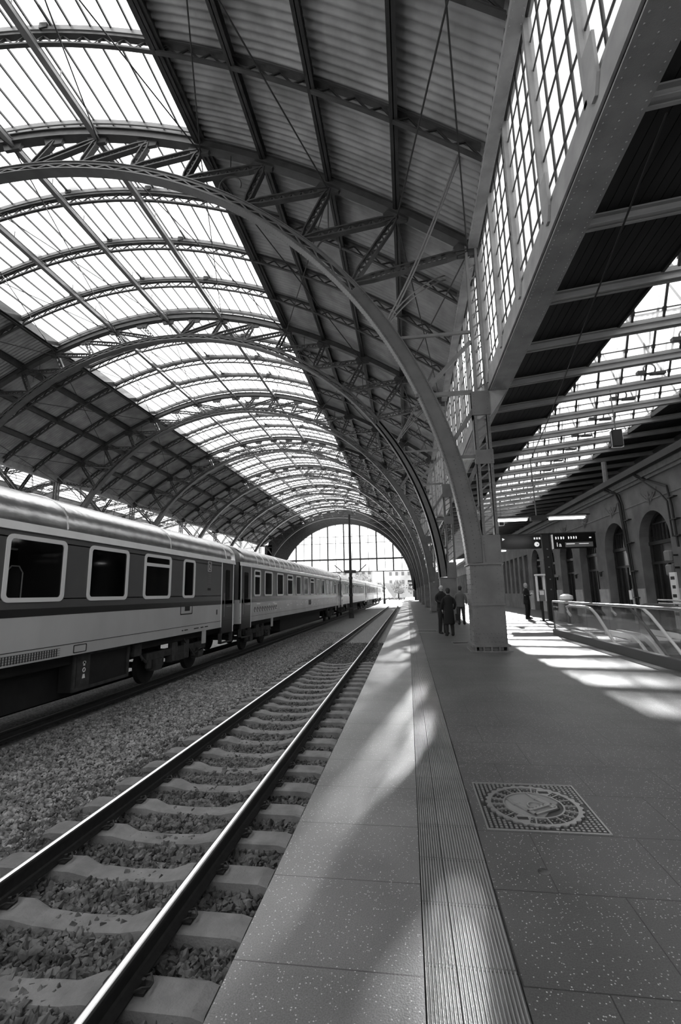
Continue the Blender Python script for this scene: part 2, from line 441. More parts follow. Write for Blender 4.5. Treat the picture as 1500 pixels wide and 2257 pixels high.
for i, y in enumerate(YS):
    if i < 26:
        lab = 'concrete sleeper of the empty track, %s from the bottom of the photo' % ORD[i]
        if i == 0: sl0.location = (TX, y, -.875); sl0['label'] = lab; sl0['group'] = SG
        else: dup(tps, (TX, y, -.875), lab, group=SG)
    else:
        if far_tp is None:
            e = empty('concrete_sleeper', 'concrete sleeper farther along the empty track, towards the end screen', 'sleeper', (TX, y, -.875), group=SG)
            c = bpy.data.objects.new('sleeper_body', body_me); COL.objects.link(c); c.parent = e; far_tp = template(e)
        else: dup(far_tp, (TX, y, -.875))
SG2 = 'sleepers under the train'
for i in range(60):
    y = 5.2 + .62 * i
    lab = 'half-buried sleeper end under the train, %s from the left edge' % ORD[i] if i < 16 else 'half-buried sleeper farther along under the train'
    dup(far_tp, (TX2, y, -.885), lab, group=SG2)

# ------------------------------------------------------------------ the roof's geometry
CX, CZ, R0 = -13.76, 1.37, 15.36
_nd = np.array([(0, 18.25), (1.71, 18.2), (3.46, 17.98), (5.41, 17.5), (7.36, 16.8), (9.61, 15.75), (11.81, 14.55), (13.91, 13.25), (15.96, 11.75)])
_pf = np.polyfit(np.concatenate([-_nd[::-1, 0], _nd[:, 0]]), np.concatenate([_nd[::-1, 1], _nd[:, 1]]), 6)
def roof(x): return float(np.polyval(_pf, x - CX))
NX = [CX + a for a in _nd[:, 0]]                       # nodes right half, from crown to eaves
NODES = [(2 * CX - x, roof(x)) for x in NX[:0:-1]] + [(x, roof(x)) for x in NX]   # 17 nodes left to right
GL, GR = 2 * CX + 6.4, -6.4                           # glazed part
def arc(th, off=0): return (CX + (R0 + off) * math.cos(th), CZ + (R0 + off) * math.sin(th))
def depth(th):
    t = min(th, pi - th); return .5 - .17 * min(1, t / .9)
TH0 = .055
def lattice(mb, A, B, y0, y1, step, w=.05, th=.012):
    """zigzag bars between two polylines (same parameter)"""
    k = len(A)
    for i in range(0, k - step, step):
        a = A[i]; b = B[i + step // 2 if step > 1 else i]; c = A[i + step]
        for y in (y0, y1):
            mb.beam((a[0], y, a[1]), (b[0], y, b[1]), w, th); mb.beam((b[0], y, b[1]), (c[0], y, c[1]), w, th)
def lat_bar(mb, p, q, d=.2, y=.09, t=.045):
    """small lattice member between two (x,z) points: two angles and a zigzag"""
    p = np.array(p); q = np.array(q); L = np.linalg.norm(q - p); u = (q - p) / L; n = np.array((-u[1], u[0])) * d / 2
    for s in (-1, 1):
        a, b = p + s * n * .35, q + s * n * .35; mid = (p + q) / 2 + s * n
        pts = [a, p + u * L * .18 + s * n, mid, q - u * L * .18 + s * n, b]
        for c, e in zip(pts, pts[1:]): mb.beam((c[0], 0, c[1]), (e[0], 0, e[1]), t, 2 * y)
    k = max(2, int(L / (d * 1.1)))
    for i in range(k):
        c = p + u * L * (.15 + .7 * i / k) + n * (1 if i % 2 else -1); e = p + u * L * (.15 + .7 * (i + 1) / k) + n * (-1 if i % 2 else 1)
        mb.beam((c[0], 0, c[1]), (e[0], 0, e[1]), .04, .05)
CXS = [-1.3, -2.85, -4.75, -6.95, -8.9, -10.9, -12.9]  # chord points right half
def chord_pt(x):
    return (x, CZ + math.sqrt((R0 + .32) ** 2 - (x - CX) ** 2))

def make_truss(e, detail=True):
    n = 120; ths = [TH0 + (pi - 2 * TH0) * i / n for i in range(n + 1)]
    inn = [arc(t) for t in ths]; fl = [arc(t, .03) for t in ths]; out = [arc(t, depth(t)) for t in ths]; o2 = [arc(t, depth(t) - .03) for t in ths]
    c = MB(); c.strip(inn, fl, -.2, .2); c.strip(o2, out, -.17, .17)
    ai = [arc(t, .11) for t in ths]; ao = [arc(t, depth(t) - .11) for t in ths]
    for y in (-.13, .115): c.strip(fl, ai, y, y + .015); c.strip(ao, o2, y, y + .015)
    mid = [i for i, t in enumerate(ths) if .62 < t < pi - .62]
    i0, i1 = mid[0], mid[-1] + 1
    lattice(c, ai[i0:i1], ao[i0:i1], -.122, .122, 2, .04, .012)
    for sgn in (0, 1):
        rg = [i for i, t in enumerate(ths) if t < .64] if sgn == 0 else [i for i, t in enumerate(ths) if t > pi - .64]
        for y in (-.13, .115): c.strip([fl[i] for i in rg], [o2[i] for i in rg], y, y + .012)
    if detail:
        for sg in (0, 1):
            t = TH0 + .01
            while t < .66:
                for off in (.06, depth(t) - .06) + ((.25,) if t < .25 else ()):
                    x, z = arc(t, off)
                    if sg: x = 2 * CX - x
                    c.rivet((x, -.13, z), (0, -1, 0), .014)
                t += .0075
            if sg == 0:
                t = TH0 + .01
                while t < 1.3:
                    for y in (-.16, .16):
                        x, z = arc(t, 0); c.rivet((x, y, z), (-math.cos(t), 0, -math.sin(t)), .014)
                    t += .007
    c.build('lower_chord', 'chord_paint', e)
    u = MB(); xs = np.linspace(NODES[0][0], NODES[-1][0], 81); A = [(x, roof(x) - .16) for x in xs]; B = [(x, roof(x) - .13) for x in xs]
    C2 = [(x, roof(x) + .13) for x in xs]; D = [(x, roof(x) + .16) for x in xs]
    u.strip(A, B, -.17, .17); u.strip(C2, D, -.17, .17)
    for y in (-.1, .085): u.strip(B, C2, y, y + .015)
    u.build('upper_chord', 'steel', e)
    for x, z in NODES:                                    # gusset plates where braces meet
        g = MB(); g.prism([(x - .42, z - .1), (x - .3, z - .42), (x + .3, z - .42), (x + .42, z - .1), (x + .2, z + .12), (x - .2, z + .12)], -.06, .06, 'y')
        g.build('gusset', 'steel', e)
    half = [(NX[8], NX[7], CXS[0]), (NX[7], NX[6], CXS[1]), (NX[6], NX[5], CXS[2]), (NX[5], NX[4], CXS[3]), (NX[4], NX[3], CXS[4]), (NX[3], NX[2], CXS[5]), (NX[2], NX[1], CXS[6])]
    for a, b, cc in half:
        for node in (a, b):
            for sg in (0, 1):
                p = (node, roof(node) - .25); q = chord_pt(cc)
                if sg: p = (2 * CX - p[0], p[1]); q = (2 * CX - q[0], q[1])
                mb = MB(); lat_bar(mb, q, p, .2 if abs(node - CX) > 5 else .16); mb.build('brace', 'steel', e)
    # curved ring-shaped stiffeners near the ends of the glazing and at the eaves
    for x in (-5.3, -2.0, 2 * CX + 5.3, 2 * CX + 2.0):
        mb = MB(); cz = chord_pt(x)[1] + .42
        mb.tube([(x + .38 * math.cos(t), 0, cz + .38 * math.sin(t)) for t in np.linspace(-.3, pi + .3, 16)], .028, 6)
        mb.tube([(x, 0, cz + .38), (x, 0, roof(x) - .15)], .02, 6); mb.build('ring_stiffener', 'steel', e)
    for sg in (0, 1):                                     # posts and pedestal
        def X(x): return 2 * CX - x if sg else x
        def bx(mb, x0, x1, *r): a, b = sorted((X(x0), X(x1))); mb.box(a, b, *r)
        p = MB()
        for a, b in ((2.0, 2.1), (2.34, 2.44)):
            bx(p, a, b, -.15, -.13, 2.2, 7.0); bx(p, a, b, .13, .15, 2.2, 7.0); bx(p, a, a + .02, -.15, .15, 2.2, 7.0)
        bx(p, 1.98, 2.46, -.165, -.15, 2.2, 2.95); bx(p, 1.98, 2.46, -.165, -.15, 4.9, 5.3); bx(p, 1.98, 2.46, -.165, -.15, 6.3, 7.0)
        for k in range(7):
            z = 2.95 + k * .3
            p.beam((X(2.05), -.14, z), (X(2.39), -.14, z + .28), .04, .012)
        for k in range(4):
            z = 5.3 + k * .26
            p.beam((X(2.05), -.14, z), (X(2.39), -.14, z + .24), .04, .012)
        if detail:
            for z in np.arange(2.25, 7, .09):
                for xx in (2.04, 2.4): p.rivet((X(xx), -.165, z), (0, -1, 0), .012)
        p.build('post', 'column_paint', e)
        h = MB(); h.prism([(X(2.0), 6.2), (X(2.44), 6.2), (X(2.98), 7.0), (X(2.0), 7.0)], -.12, .12, 'y'); h.build('bracket', 'girder_paint', e)
        t = MB()
        for a, b in (((1.42, 3.7), (2.05, 3.7)), ((1.12, 5.15), (2.05, 5.15)), ((.45, 7.05), (2.05, 7.05))): t.beam((X(a[0]), 0, a[1]), (X(b[0]), 0, b[1]), .1, .12)
        for a, b in (((1.5, 3.85), (2.1, 5.05)), ((1.75, 2.6), (2.1, 3.5)), ((1.2, 5.3), (2.1, 6.6)), ((.75, 7.2), (2.1, 8.6))): t.beam((X(a[0]), 0, a[1]), (X(b[0]), 0, b[1]), .11, .1)
        t.beam((X(-.2), 0, 8.9), (X(2.2), 0, 8.9), .08, .08)
        t.build('strut', 'column_paint', e)
        u = MB()
        for a in (2.15, 2.42): u.beam((X(a), 0, 7.0), (X(a), 0, 11.7), .07, .16)
        for k in range(12): u.beam((X(2.15), 0, 7.1 + k * .38), (X(2.42), 0, 7.3 + k * .38), .03, .05)
        u.build('upper_post', 'steel_light', e)
        cbr = MB()                                        # swept rods from eaves node down to the chord
        for s, off in ((-1, 0), (-1, .1), (1, 0), (1, .1)):
            pts = []
            for k in range(13):
                q = k / 12; xx = 2.1 - 2.5 * q; zz = 12.0 - 2.65 * q; yy = s * (3.0 * (1 - q) ** 1.7) 
                pts.append((X(xx), yy + off, zz + 1.0 * (1 - q) - off))
            cbr.tube(pts, .024, 6)
        cbr.build('swept_rod', 'steel_light', e)
        b = MB(); bx(b, 1.6, 2.4, -.4, .4, .12, 2.2); bx(b, 1.56, 2.44, -.44, .44, 2.16, 2.2); bx(b, 1.58, 2.42, -.42, .42, 1.13, 1.17)
        bx(b, 1.54, 2.46, -.46, .46, .12, .17); bx(b, 1.50, 2.5, -.5, .5, 0.0, .03)
        for k in range(5): bx(b, 1.6 + .19 * k, 1.63 + .19 * k, -.47, .47, .03, .12)
        bx(b, 1.7, 2.3, -.36, .36, .03, .12)
        if detail:
            cols = [1.64, 1.72, 2.28, 2.36]
            for z in np.arange(.24, 2.12, .13):
                for i, xx in enumerate(cols): b.rivet((X(xx), -.4, z + .06 * (i % 2)), (0, -1, 0), .013)
                for yy in (-.35, -.2, .2, .35): b.rivet((X(1.6), yy, z), (-1 if not sg else 1, 0, 0), .013)
            for z in (.24, .34, .44):
                for xx in np.arange(1.66, 2.38, .09): b.rivet((X(xx + (.045 if z == .34 else 0)), -.4, z), (0, -1, 0), .014)
            for z in (1.09, 2.12, 1.21):
                for xx in np.arange(1.66, 2.38, .09): b.rivet((X(xx), -.4, z), (0, -1, 0), .011)
        b.build('pedestal', 'column_paint', e)
    return e
t0 = empty('arch_truss', 'riveted arch truss nearest the camera, on the large pedestal right of the people', 'roof truss', (0, Y0, 0), group='arch trusses over the tracks')
make_truss(t0); tpt = template(t0)
for k in range(1, 8):
    lab = 'riveted arch truss over the tracks, %s from the camera' % ORD[k]
    if k == 7: lab = 'riveted arch truss over the tracks, the last one before the end screen'
    dup(tpt, (0, Y0 + BAY * k, 0), lab)
SH = -32.3
for k in range(0, 8):
    dup(tpt, (SH, Y0 + BAY * k, 0), 'arch truss of the neighbouring hall, %s row back, behind the train roof' % ORD[k], group='arch trusses of the neighbouring hall')

# secondary ribs between the trusses
def make_rib(e):
    xs = np.linspace(NODES[0][0], NODES[-1][0], 97)
    A = [(x, roof(x) - .06) for x in xs]; B = [(x, roof(x) + .0) for x in xs]; C2 = [(x, roof(x) + .26) for x in xs]; D = [(x, roof(x) + .34) for x in xs]
    b = MB(); b.strip(C2, D, -.09, .09); b.build('top_bar', 'steel', e)
    b = MB(); b.strip(A, B, -.06, .06); b.build('bottom_bar', 'steel', e)
    b = MB(); lattice(b, B, C2, -.02, .02, 2, .035, .015)
    b.build('lacing', 'steel_dark', e)
    for x in (-9.8, -13.5, -17.7):
        b = MB(); z = roof(x) + .62; b.box(x - .3, x + .3, -.1, .1, z, z + .18); b.box(x - .36, x - .1, -.16, .16, z - .2, z)
        b.build('vent_housing', 'steel', e)
    return e
nrib = 0; rib_tp = None
for k in range(-1, 8):
    for j in (1, 2, 3):
        y = Y0 + BAY * (k) + BAY * j / 4
        if y > YE - 1: continue
        g = 'lattice ribs between the trusses'
        lab = 'curved lattice rib of the glazed roof, %s from the camera' % ORD[nrib]
        if rib_tp is None:
            r = empty('roof_rib', lab, 'roof rib', (0, y, 0), group=g); make_rib(r); rib_tp = template(r)
        else: dup(rib_tp, (0, y, 0), lab)
        nrib += 1
# purlins
for i, (x, z) in enumerate(NODES):
    if i in (0, 16): continue
    light = GL + .5 < x < GR - .5
    if light and i not in (6, 8, 10): continue
    b = MB()
    if light:
        b.box(x - .1, x + .1, -11, YE - .4, z - .3, z - .27); b.box(x - .075, x + .075, -11, YE - .4, z - .27, z - .12); b.tube([(x, -11, z + .02), (x, YE - .4, z + .02)], .03, 6)
        for y in np.arange(-10, YE, 1.9): b.beam((x, y, z - .25), (x, y, z + .3), .03, .03, (1, 0, 0))
    else:
        b.box(x - .1, x + .1, -11, YE - .4, z - .04, z - .01); b.box(x - .012, x + .012, -11, YE - .4, z - .04, z + .36); b.box(x - .1, x + .1, -11, YE - .4, z + .33, z + .36)
    side = 'right' if x > CX + .1 else ('left' if x < CX - .1 else 'crown')
    lab = {True: 'slim pipe purlin under the glass roof, ', False: 'dark purlin under the corrugated roof, '}[light]
    o_ = b.build('purlin', 'steel_light' if light else 'steel'); q = i if i < 8 else 16 - i
    tag(o_, lab + ('at the crown' if side == 'crown' else '%s from the %s eaves' % (ORD[q - 1], side)), 'purlin', 'long purlins along the roof')
for x, s in ((GL, 'left'), (GR, 'right')):
    b = MB(); z = roof(x); b.box(x - .14, x + .14, -11, YE - .4, z + .1, z + .5); b.box(x - .2, x + .2, -11, YE - .4, z + .05, z + .1)
    tag(b.build('edge_beam', 'steel'), 'grey edge beam where the glass roof meets the corrugated roof, %s side' % s, 'edge beam')
# wind bracing rods
panels = [(16, 15), (14, 12), (12, 10), (0, 1), (2, 4), (4, 6), (6, 8)]
for k in range(-1, 7):
    e = empty('wind_bracing', 'thin crossed tie rods under the roof, %s bay from the camera' % ORD[k + 1], 'tie rods', (0, Y0 + BAY * k, 0), group='crossed tie rods under the roof')
    for a, c in panels:
        for p, q in ((a, c), (c, a)):
            (x0, z0), (x1, z1) = NODES[p], NODES[q]
            b = MB(); b.tube([(x0, 0, z0 - .3), (x1, BAY, z1 - .3)], .022, 6); b.build('tie_rod', 'steel_dark', e)
# corrugated sheets, glass roof
def corr(x0, x1, y0, y1, up=.42):
    nx = 12; per = .21; ys = np.arange(y0, y1 + 1e-6, per / 4); xs = np.linspace(x0, x1, nx)
    V = [(x, y, roof(x) + up + .045 * math.sin(2 * pi * y / per)) for y in ys for x in xs]
    mb = MB(); mb.add(V, [(j * nx + i, j * nx + i + 1, (j + 1) * nx + i + 1, (j + 1) * nx + i) for j in range(len(ys) - 1) for i in range(nx - 1)])
    V2 = [(x, y, roof(x) + up + .12) for y in (y0, y1) for x in xs]   # outer weather skin
    mb.add(V2, [(i, nx + i, nx + i + 1, i + 1) for i in range(nx - 1)])
    return mb
struct(corr(GR, 2.3, -11, YE).build('ceiling', 'corrugated', smooth=True), 'dark corrugated metal roof above the right side of the hall', 'roof')
struct(corr(2 * CX - 2.3, GL, -11, YE).build('ceiling', 'corrugated', smooth=True), 'dark corrugated metal roof above the left side of the hall', 'roof')
mm = corr(GR, 2.3, -11, YE); 
for A_, nm in (((GR, 2.3), 'near side'), ((2 * CX - 2.3, GL), 'far side')):
    mm = corr(A_[0], A_[1], 0, YE); o_ = mm.build('ceiling', 'corrugated', smooth=True, loc=(SH, 0, 0)); struct(o_, 'corrugated roof of the neighbouring hall, ' + nm, 'roof')
win = 0
def roof_window(y0, y1, sh, label):
    global win
    win += 1
    xs = np.linspace(GL + .1, GR - .1, 23); mb = MB()
    V = [(x, y, roof(x) + .55) for y in (y0, y1) for x in xs]
    mb.add(V, [(i, i + 1, 24 - 1 + i + 1, 24 - 1 + i) for i in range(22)])
    o = mb.build('window_%d' % win, 'roof_glass'); o.location = (sh, 0, 0)
    b = MB()
    for x in xs: b.box(x - .022, x + .022, y0, y1, roof(x) + .47, roof(x) + .56)
    b.build('glazing_bars', 'steel_dark', o)
    b = MB()
    A = [(x, roof(x) + .36) for x in xs]; B = [(x, roof(x) + .52) for x in xs]; b.strip(A, B, y1 - .12, y1 - .06); b.strip(A, B, y0 + .06, y0 + .12)
    b.build('glazing_sill', 'steel_light', o)
    struct(o, label, 'glass roof'); return o
nb = 0
for k in range(-2, 8):
    for j in range(4):
        y0 = Y0 + BAY * k + BAY * j / 4; y1 = y0 + BAY / 4
        if y1 > YE + .5 or y0 < 0: continue
        roof_window(y0, min(y1, YE), 0, 'glazed roof strip between two ribs, %s from the camera' % (ORD[nb] if nb < 30 else 'number %d' % nb)); nb += 1
roof_window(-11, 1.4, 0, 'glazed roof behind and above the camera')
for k in range(0, 8):
    roof_window(Y0 + BAY * (k - 1), Y0 + BAY * k, SH, 'glazed roof of the neighbouring hall, %s bay' % ORD[k])

# ------------------------------------------------------------------ eaves beam, girder, clerestory
def eaves(sg, label):
    def X(x): return 2 * CX - x if sg else x
    b = MB()
    def bx(x0, x1, z0, z1): a, c = sorted((X(x0), X(x1))); b.box(a, c, -11, YE - .3, z0, z1)
    bx(2.22, 2.5, 11.56, 11.6); bx(2.35, 2.37, 11.6, 12.3); bx(2.22, 2.5, 12.3, 12.34); bx(2.22, 2.25, 11.6, 11.72)
    if not sg:
        for y in np.arange(2, 40, .12):
            for xx in (2.26, 2.46): b.rivet((xx, y, 11.56), (0, 0, -1), .014)
    o = b.build('eaves_beam', 'girder_paint'); return tag(o, label, 'beam')
eaves(0, 'light riveted beam along the eaves above the lattice windows')
eaves(1, 'riveted beam along the eaves above the train')
b = MB(); b.box(2.5, 3.0, -11, YE - .3, 7.0, 7.03); b.box(2.5, 2.53, -11, YE - .3, 7.03, 7.6); b.box(2.5, 2.62, -11, YE - .3, 7.03, 7.05)
b.box(2.46, 2.5, -11, YE - .3, 7.05, 7.42); b.box(2.97, 3.0, -11, YE - .3, 7.03, 7.15)
for y in np.arange(1.5, 30, .1):
    for xx in (2.56, 2.74, 2.95): b.rivet((xx, y, 7.0), (0, 0, -1), .013)
for k in range(-1, 3):
    for i in range(6):
        for j in range(5): b.rivet((2.62 + j * .08, Y0 + BAY * k - .3 + i * .1 + .05 * (j % 2), 7.0), (0, 0, -1), .016)
gird = b.build('girder', 'girder_paint'); tag(gird, 'wide riveted girder along the foot of the lattice windows', 'girder')
for k in range(0, 5):
    yb = 4.97 + 1.9 * k
    g = MB(); g.prism([(yb - .16, 7.4), (yb - .16, 8.0), (yb + .16, 8.0), (yb + .16, 7.4), (yb + .05, 7.2), (yb - .05, 7.2)], 2.42, 2.458, 'x'); g.build('gusset', 'girder_paint', gird)
for k in range(-1, 8):                                   # clerestory windows, one per bay
    ya = Y0 + BAY * k; win += 1
    if ya + BAY > YE + 8: continue
    g = MB(); g.add([(2.6, ya, 7.55), (2.6, ya + BAY, 7.55), (2.6, ya + BAY, 12.2), (2.6, ya, 12.2)], [(0, 1, 2, 3)])
    o = g.build('window_%d' % win, 'clerestory_glass'); struct(o, 'tall clerestory window with a grid of small panes, %s bay from the camera' % ORD[k + 1], 'window')
    for j in range(6):
        y = ya + 1.9 * (j + .07)
        mu = MB(); mu.box(2.5, 2.56, y - .045, y + .045, 7.3, 11.8); mu.box(2.56, 2.66, y - .03, y + .03, 7.3, 12.2)
        mu.build('mullion', 'girder_paint', o)
        la = MB()
        for q in range(1, 4): la.box(2.585, 2.615, y + .475 * q - .022, y + .475 * q + .022, 7.55, 12.2)
        for z in np.arange(8.05, 12.2, .63): la.box(2.59, 2.612, y, y + 1.9, z - .022, z + .022)
        la.build('glazing_bars', 'steel', o)
    fr = MB(); fr.box(2.56, 2.66, ya, ya + BAY, 11.75, 12.3); fr.box(2.54, 2.66, ya, ya + BAY, 7.5, 7.62); fr.build('window_frame', 'steel', o)
# closing strip between eaves beam and corrugated roof
b = MB(); b.box(2.3, 2.66, -11, YE, 12.25, 12.42); struct(b.build('trim_5', 'steel_dark'), 'dark strip between the eaves beam and the roof sheets', 'trim')

# ------------------------------------------------------------------ side canopy right of the girder
def cz(x): return 7.05 + .1 * (x - 3)
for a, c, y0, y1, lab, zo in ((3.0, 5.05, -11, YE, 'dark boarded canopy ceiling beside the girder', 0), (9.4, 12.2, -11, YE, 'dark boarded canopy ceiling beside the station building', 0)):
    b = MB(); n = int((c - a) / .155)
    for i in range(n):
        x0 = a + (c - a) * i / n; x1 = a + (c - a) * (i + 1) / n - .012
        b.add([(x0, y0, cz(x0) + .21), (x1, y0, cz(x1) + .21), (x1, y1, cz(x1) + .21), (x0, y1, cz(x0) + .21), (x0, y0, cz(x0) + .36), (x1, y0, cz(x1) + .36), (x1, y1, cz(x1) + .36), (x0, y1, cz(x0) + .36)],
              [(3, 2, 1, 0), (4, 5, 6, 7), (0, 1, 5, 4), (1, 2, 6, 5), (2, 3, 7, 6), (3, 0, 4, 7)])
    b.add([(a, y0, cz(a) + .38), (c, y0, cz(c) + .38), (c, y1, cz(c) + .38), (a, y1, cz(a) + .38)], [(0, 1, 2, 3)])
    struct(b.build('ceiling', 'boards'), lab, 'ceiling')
cb = None
n_b = 0
y = 3.09
while y < YE - 1:
    lab = 'steel beam across the side canopy, %s from the camera' % ORD[n_b] if n_b < 20 else 'steel beam across the far end of the side canopy'
    if cb is None:
        e = empty('canopy_beam', lab, 'beam', (0, y, 0), group='cross beams of the side canopy')
        b = MB()
        for off, w_, h_ in ((0, .16, .025), (.13, .16, .025)): b.beam((3.0, 0, cz(3) + .02 + off), (12.2, 0, cz(12.2) + .02 + off), h_, w_, (0, 1, 0))
        b.beam((3.0, 0, cz(3) + .085), (12.2, 0, cz(12.2) + .085), .02, .13, (0, 0, 1)); b.build('beam_body', 'canopy_paint', e)
        b = MB()
        for s in (-.055, .055): b.beam((3.0, s, cz(3) - .0), (12.2, s, cz(12.2) - .0), .03, .05, (0, 1, 0))
        b.build('flange_angles', 'canopy_paint', e); cb = template(e)
    else: dup(cb, (0, y, 0), lab)
    y += 1.9; n_b += 1
sky_tp = None                                            # canopy skylight: one saw-tooth of glass between each pair of beams
for k in range(0, 48):
    yb = 4.99 + 1.9 * k
    if yb > YE - 1: break
    win += 1; lab = 'glass skylight of the side canopy, %s' % ('%s bay from the camera' % ORD[k] if k < 30 else 'bay number %d towards the far end' % (k + 1))
    if sky_tp is None:
        def P_(x, dy, dz): return (x, dy, cz(x) + dz)
        o = empty('window_%d' % win, lab, 'skylight', (0, yb, 0), kind='structure')
        g = MB(); X0, X1 = 5.05, 9.4
        g.add([P_(X0, -.06, .2), P_(X1, -.06, .2), P_(X1, -.96, 1.85), P_(X0, -.96, 1.85)], [(0, 1, 2, 3)])
        g.add([P_(X0, -.96, 1.85), P_(X1, -.96, 1.85), P_(X1, -1.86, .2), P_(X0, -1.86, .2)], [(0, 1, 2, 3)]); g.build('pane', 'clear_glass', o)
        b = MB()
        for q in range(7):
            x = 5.35 + .68 * q
            b.beam(P_(x, -.05, .18), P_(x, -.97, 1.85), .035, .05, (1, 0, 0)); b.beam(P_(x, -.12, .33), P_(x, -.17, .42), .07, .07, (1, 0, 0))
            if q % 2 == 0: b.beam(P_(x, -1.86, .2), P_(x, -.97, 1.85), .03, .04, (1, 0, 0))
        b.build('glazing_bars', 'steel_dark', o)
        b = MB(); b.beam(P_(X0, -.05, .2), P_(X1, -.05, .2), .07, .06, (0, 1, 0)); b.beam(P_(X0, -1.85, .19), P_(X1, -1.85, .19), .05, .05, (0, 1, 0)); b.build('sill', 'canopy_paint', o)
        b = MB(); b.beam(P_(X0, -.96, 1.87), P_(X1, -.96, 1.87), .06, .06, (0, 1, 0)); b.tube([P_(X0, -.14, .4), P_(X1, -.14, .4)], .018, 6); b.build('ridge_bar', 'steel_dark', o)
        b = MB()
        b.tube([(7.5 + .17 * math.cos(t), -.2, cz(7.5) + .5 + .17 * math.sin(t)) for t in np.linspace(0, 2 * pi, 14)[:-1]], .025, 6, closed=True)
        b.box(7.5, 7.9, -.3, -.16, cz(7.5) + .3, cz(7.5) + .36); b.box(7.1, 7.3, -.34, -.2, cz(7.2) + .34, cz(7.2) + .44)
        b.beam((7.4, -.25, cz(7.4) + .6), (7.25, -.6, cz(7.4) + 1.1), .04, .04); b.build('opening_gear', 'steel_dark', o)
        for X_ in (X0, X1):
            g = MB(); g.add([P_(X_, -.06, .2), P_(X_, -1.86, .2), P_(X_, -.96, 1.85)], [(0, 1, 2)]); g.build('end_pane', 'clear_glass', o)
        sky_tp = template(o)
    else:
        r = dup(sky_tp, (0, yb, 0), lab); r.name = 'window_%d' % win
b = MB(); b.add([(5.05, -11, cz(5.05) + .4), (9.4, -11, cz(9.4) + .4), (9.4, 3.1, cz(9.4) + .4), (5.05, 3.1, cz(5.05) + .4)], [(0, 1, 2, 3)]); win += 1
struct(b.build('window_%d' % win, 'clear_glass'), 'flat glass of the side canopy behind the camera', 'skylight')
for s in (5.05, 9.4):
    b = MB(); b.box(s - .03, s + .03, -11, YE, cz(s) + .14, cz(s) + .3); struct(b.build('trim_%d' % (6 if s < 6 else 7), 'steel_dark'), 'upstand along the %s edge of the canopy skylight' % ('left' if s < 6 else 'right'), 'trim')

# ------------------------------------------------------------------ station building at the right
WX = 9.6; ARW, ASP, AAP = 1.16, 3.33, 4.49               # half width, springing, apex
def wall_bay(mb, yc, half, z1, x0=WX, x1=WX + .55, aw=ARW, sp=ASP):
    n = 16; pts = [(yc - aw * math.cos(pi * i / n), sp + aw * math.sin(pi * i / n)) for i in range(n + 1)]
    for x, fl in ((x0, 0), (x1, 1)):
        for (a, za), (c, zc) in zip(pts, pts[1:]):
            mb.add([(x, a, za), (x, c, zc), (x, c, z1), (x, a, z1)], [(3, 2, 1, 0) if fl == 0 else (0, 1, 2, 3)])
        for a, c in ((yc - half, yc - aw), (yc + aw, yc + half)):
            mb.add([(x, a, 0), (x, c, 0), (x, c, sp), (x, a, sp), (x, a, z1), (x, c, z1)], [(3, 2, 1, 0), (5, 4, 3, 2)][::1])
            mb.f[-1] = tuple(mb.n - 6 + i for i in (3, 2, 5, 4))
            mb.f[-2] = tuple(mb.n - 6 + i for i in (0, 1, 2, 3))
    prof = [(yc - aw, 0)] + pts + [(yc + aw, 0)]
    for (a, za), (c, zc) in zip(prof, prof[1:]): mb.add([(x0, a, za), (x0, c, zc), (x1, c, zc), (x1, a, za)], [(0, 1, 2, 3)])
SPA = 3.45; yarch = [19.65 + SPA * k for k in range(-5, 6)]
b = MB()
for yc in yarch: wall_bay(b, yc, SPA / 2, 6.1)
yl, yr = yarch[0] - SPA / 2, yarch[-1] + SPA / 2
b.box(WX, WX + .55, -11, yl, 0, 6.1)
tall = []
y = yr + .6
b.box(WX, WX + .5, yr, y, 0, 6.1)
while y < 94:
    tall.append(y + .55); b.box(WX, WX + .5, y, y + 1.1, 0, 1.2); b.box(WX, WX + .5, y, y + 1.1, 4.3, 6.1); b.box(WX, WX + .5, y + 1.1, y + 1.75, 0, 6.1); y += 1.75
b.box(WX, WX + .5, y, 97, 0, 6.1)
b.box(WX - .0, 12.3, -11, 97, 6.1, 6.16); b.box(12.2, 12.4, -11, 97, 6.16, 8.6)
wl = b.build('wall_right', 'plaster'); struct(wl, 'rendered station building wall with a row of tall arches', 'wall')
b = MB()
for i, yc in enumerate(yarch):
    b.box(WX - .05, WX + .6, yc + ARW + .003, yc + SPA - ARW - .003, 0, 1.46)
struct(b.build('baseboard_right', 'granite'), 'pale granite plinth blocks between the arches', 'plinth')
b = MB(); b.box(WX - .22, WX, -11, 97, 5.84, 6.1); b.box(WX - .12, WX, -11, 97, 5.72, 5.84)
for yc in yarch: b.box(WX - .03, WX, yc - SPA / 2, yc + SPA / 2, 4.9, 4.95)
struct(b.build('trim_8', 'moulding'), 'cornice moulding along the top of the station wall', 'cornice')
b = MB(); b.box(WX - .5, WX - .26, -11, 97, 6.05, 6.3); struct(b.build('trim_9', 'black'), 'dark cable duct running above the cornice', 'duct')
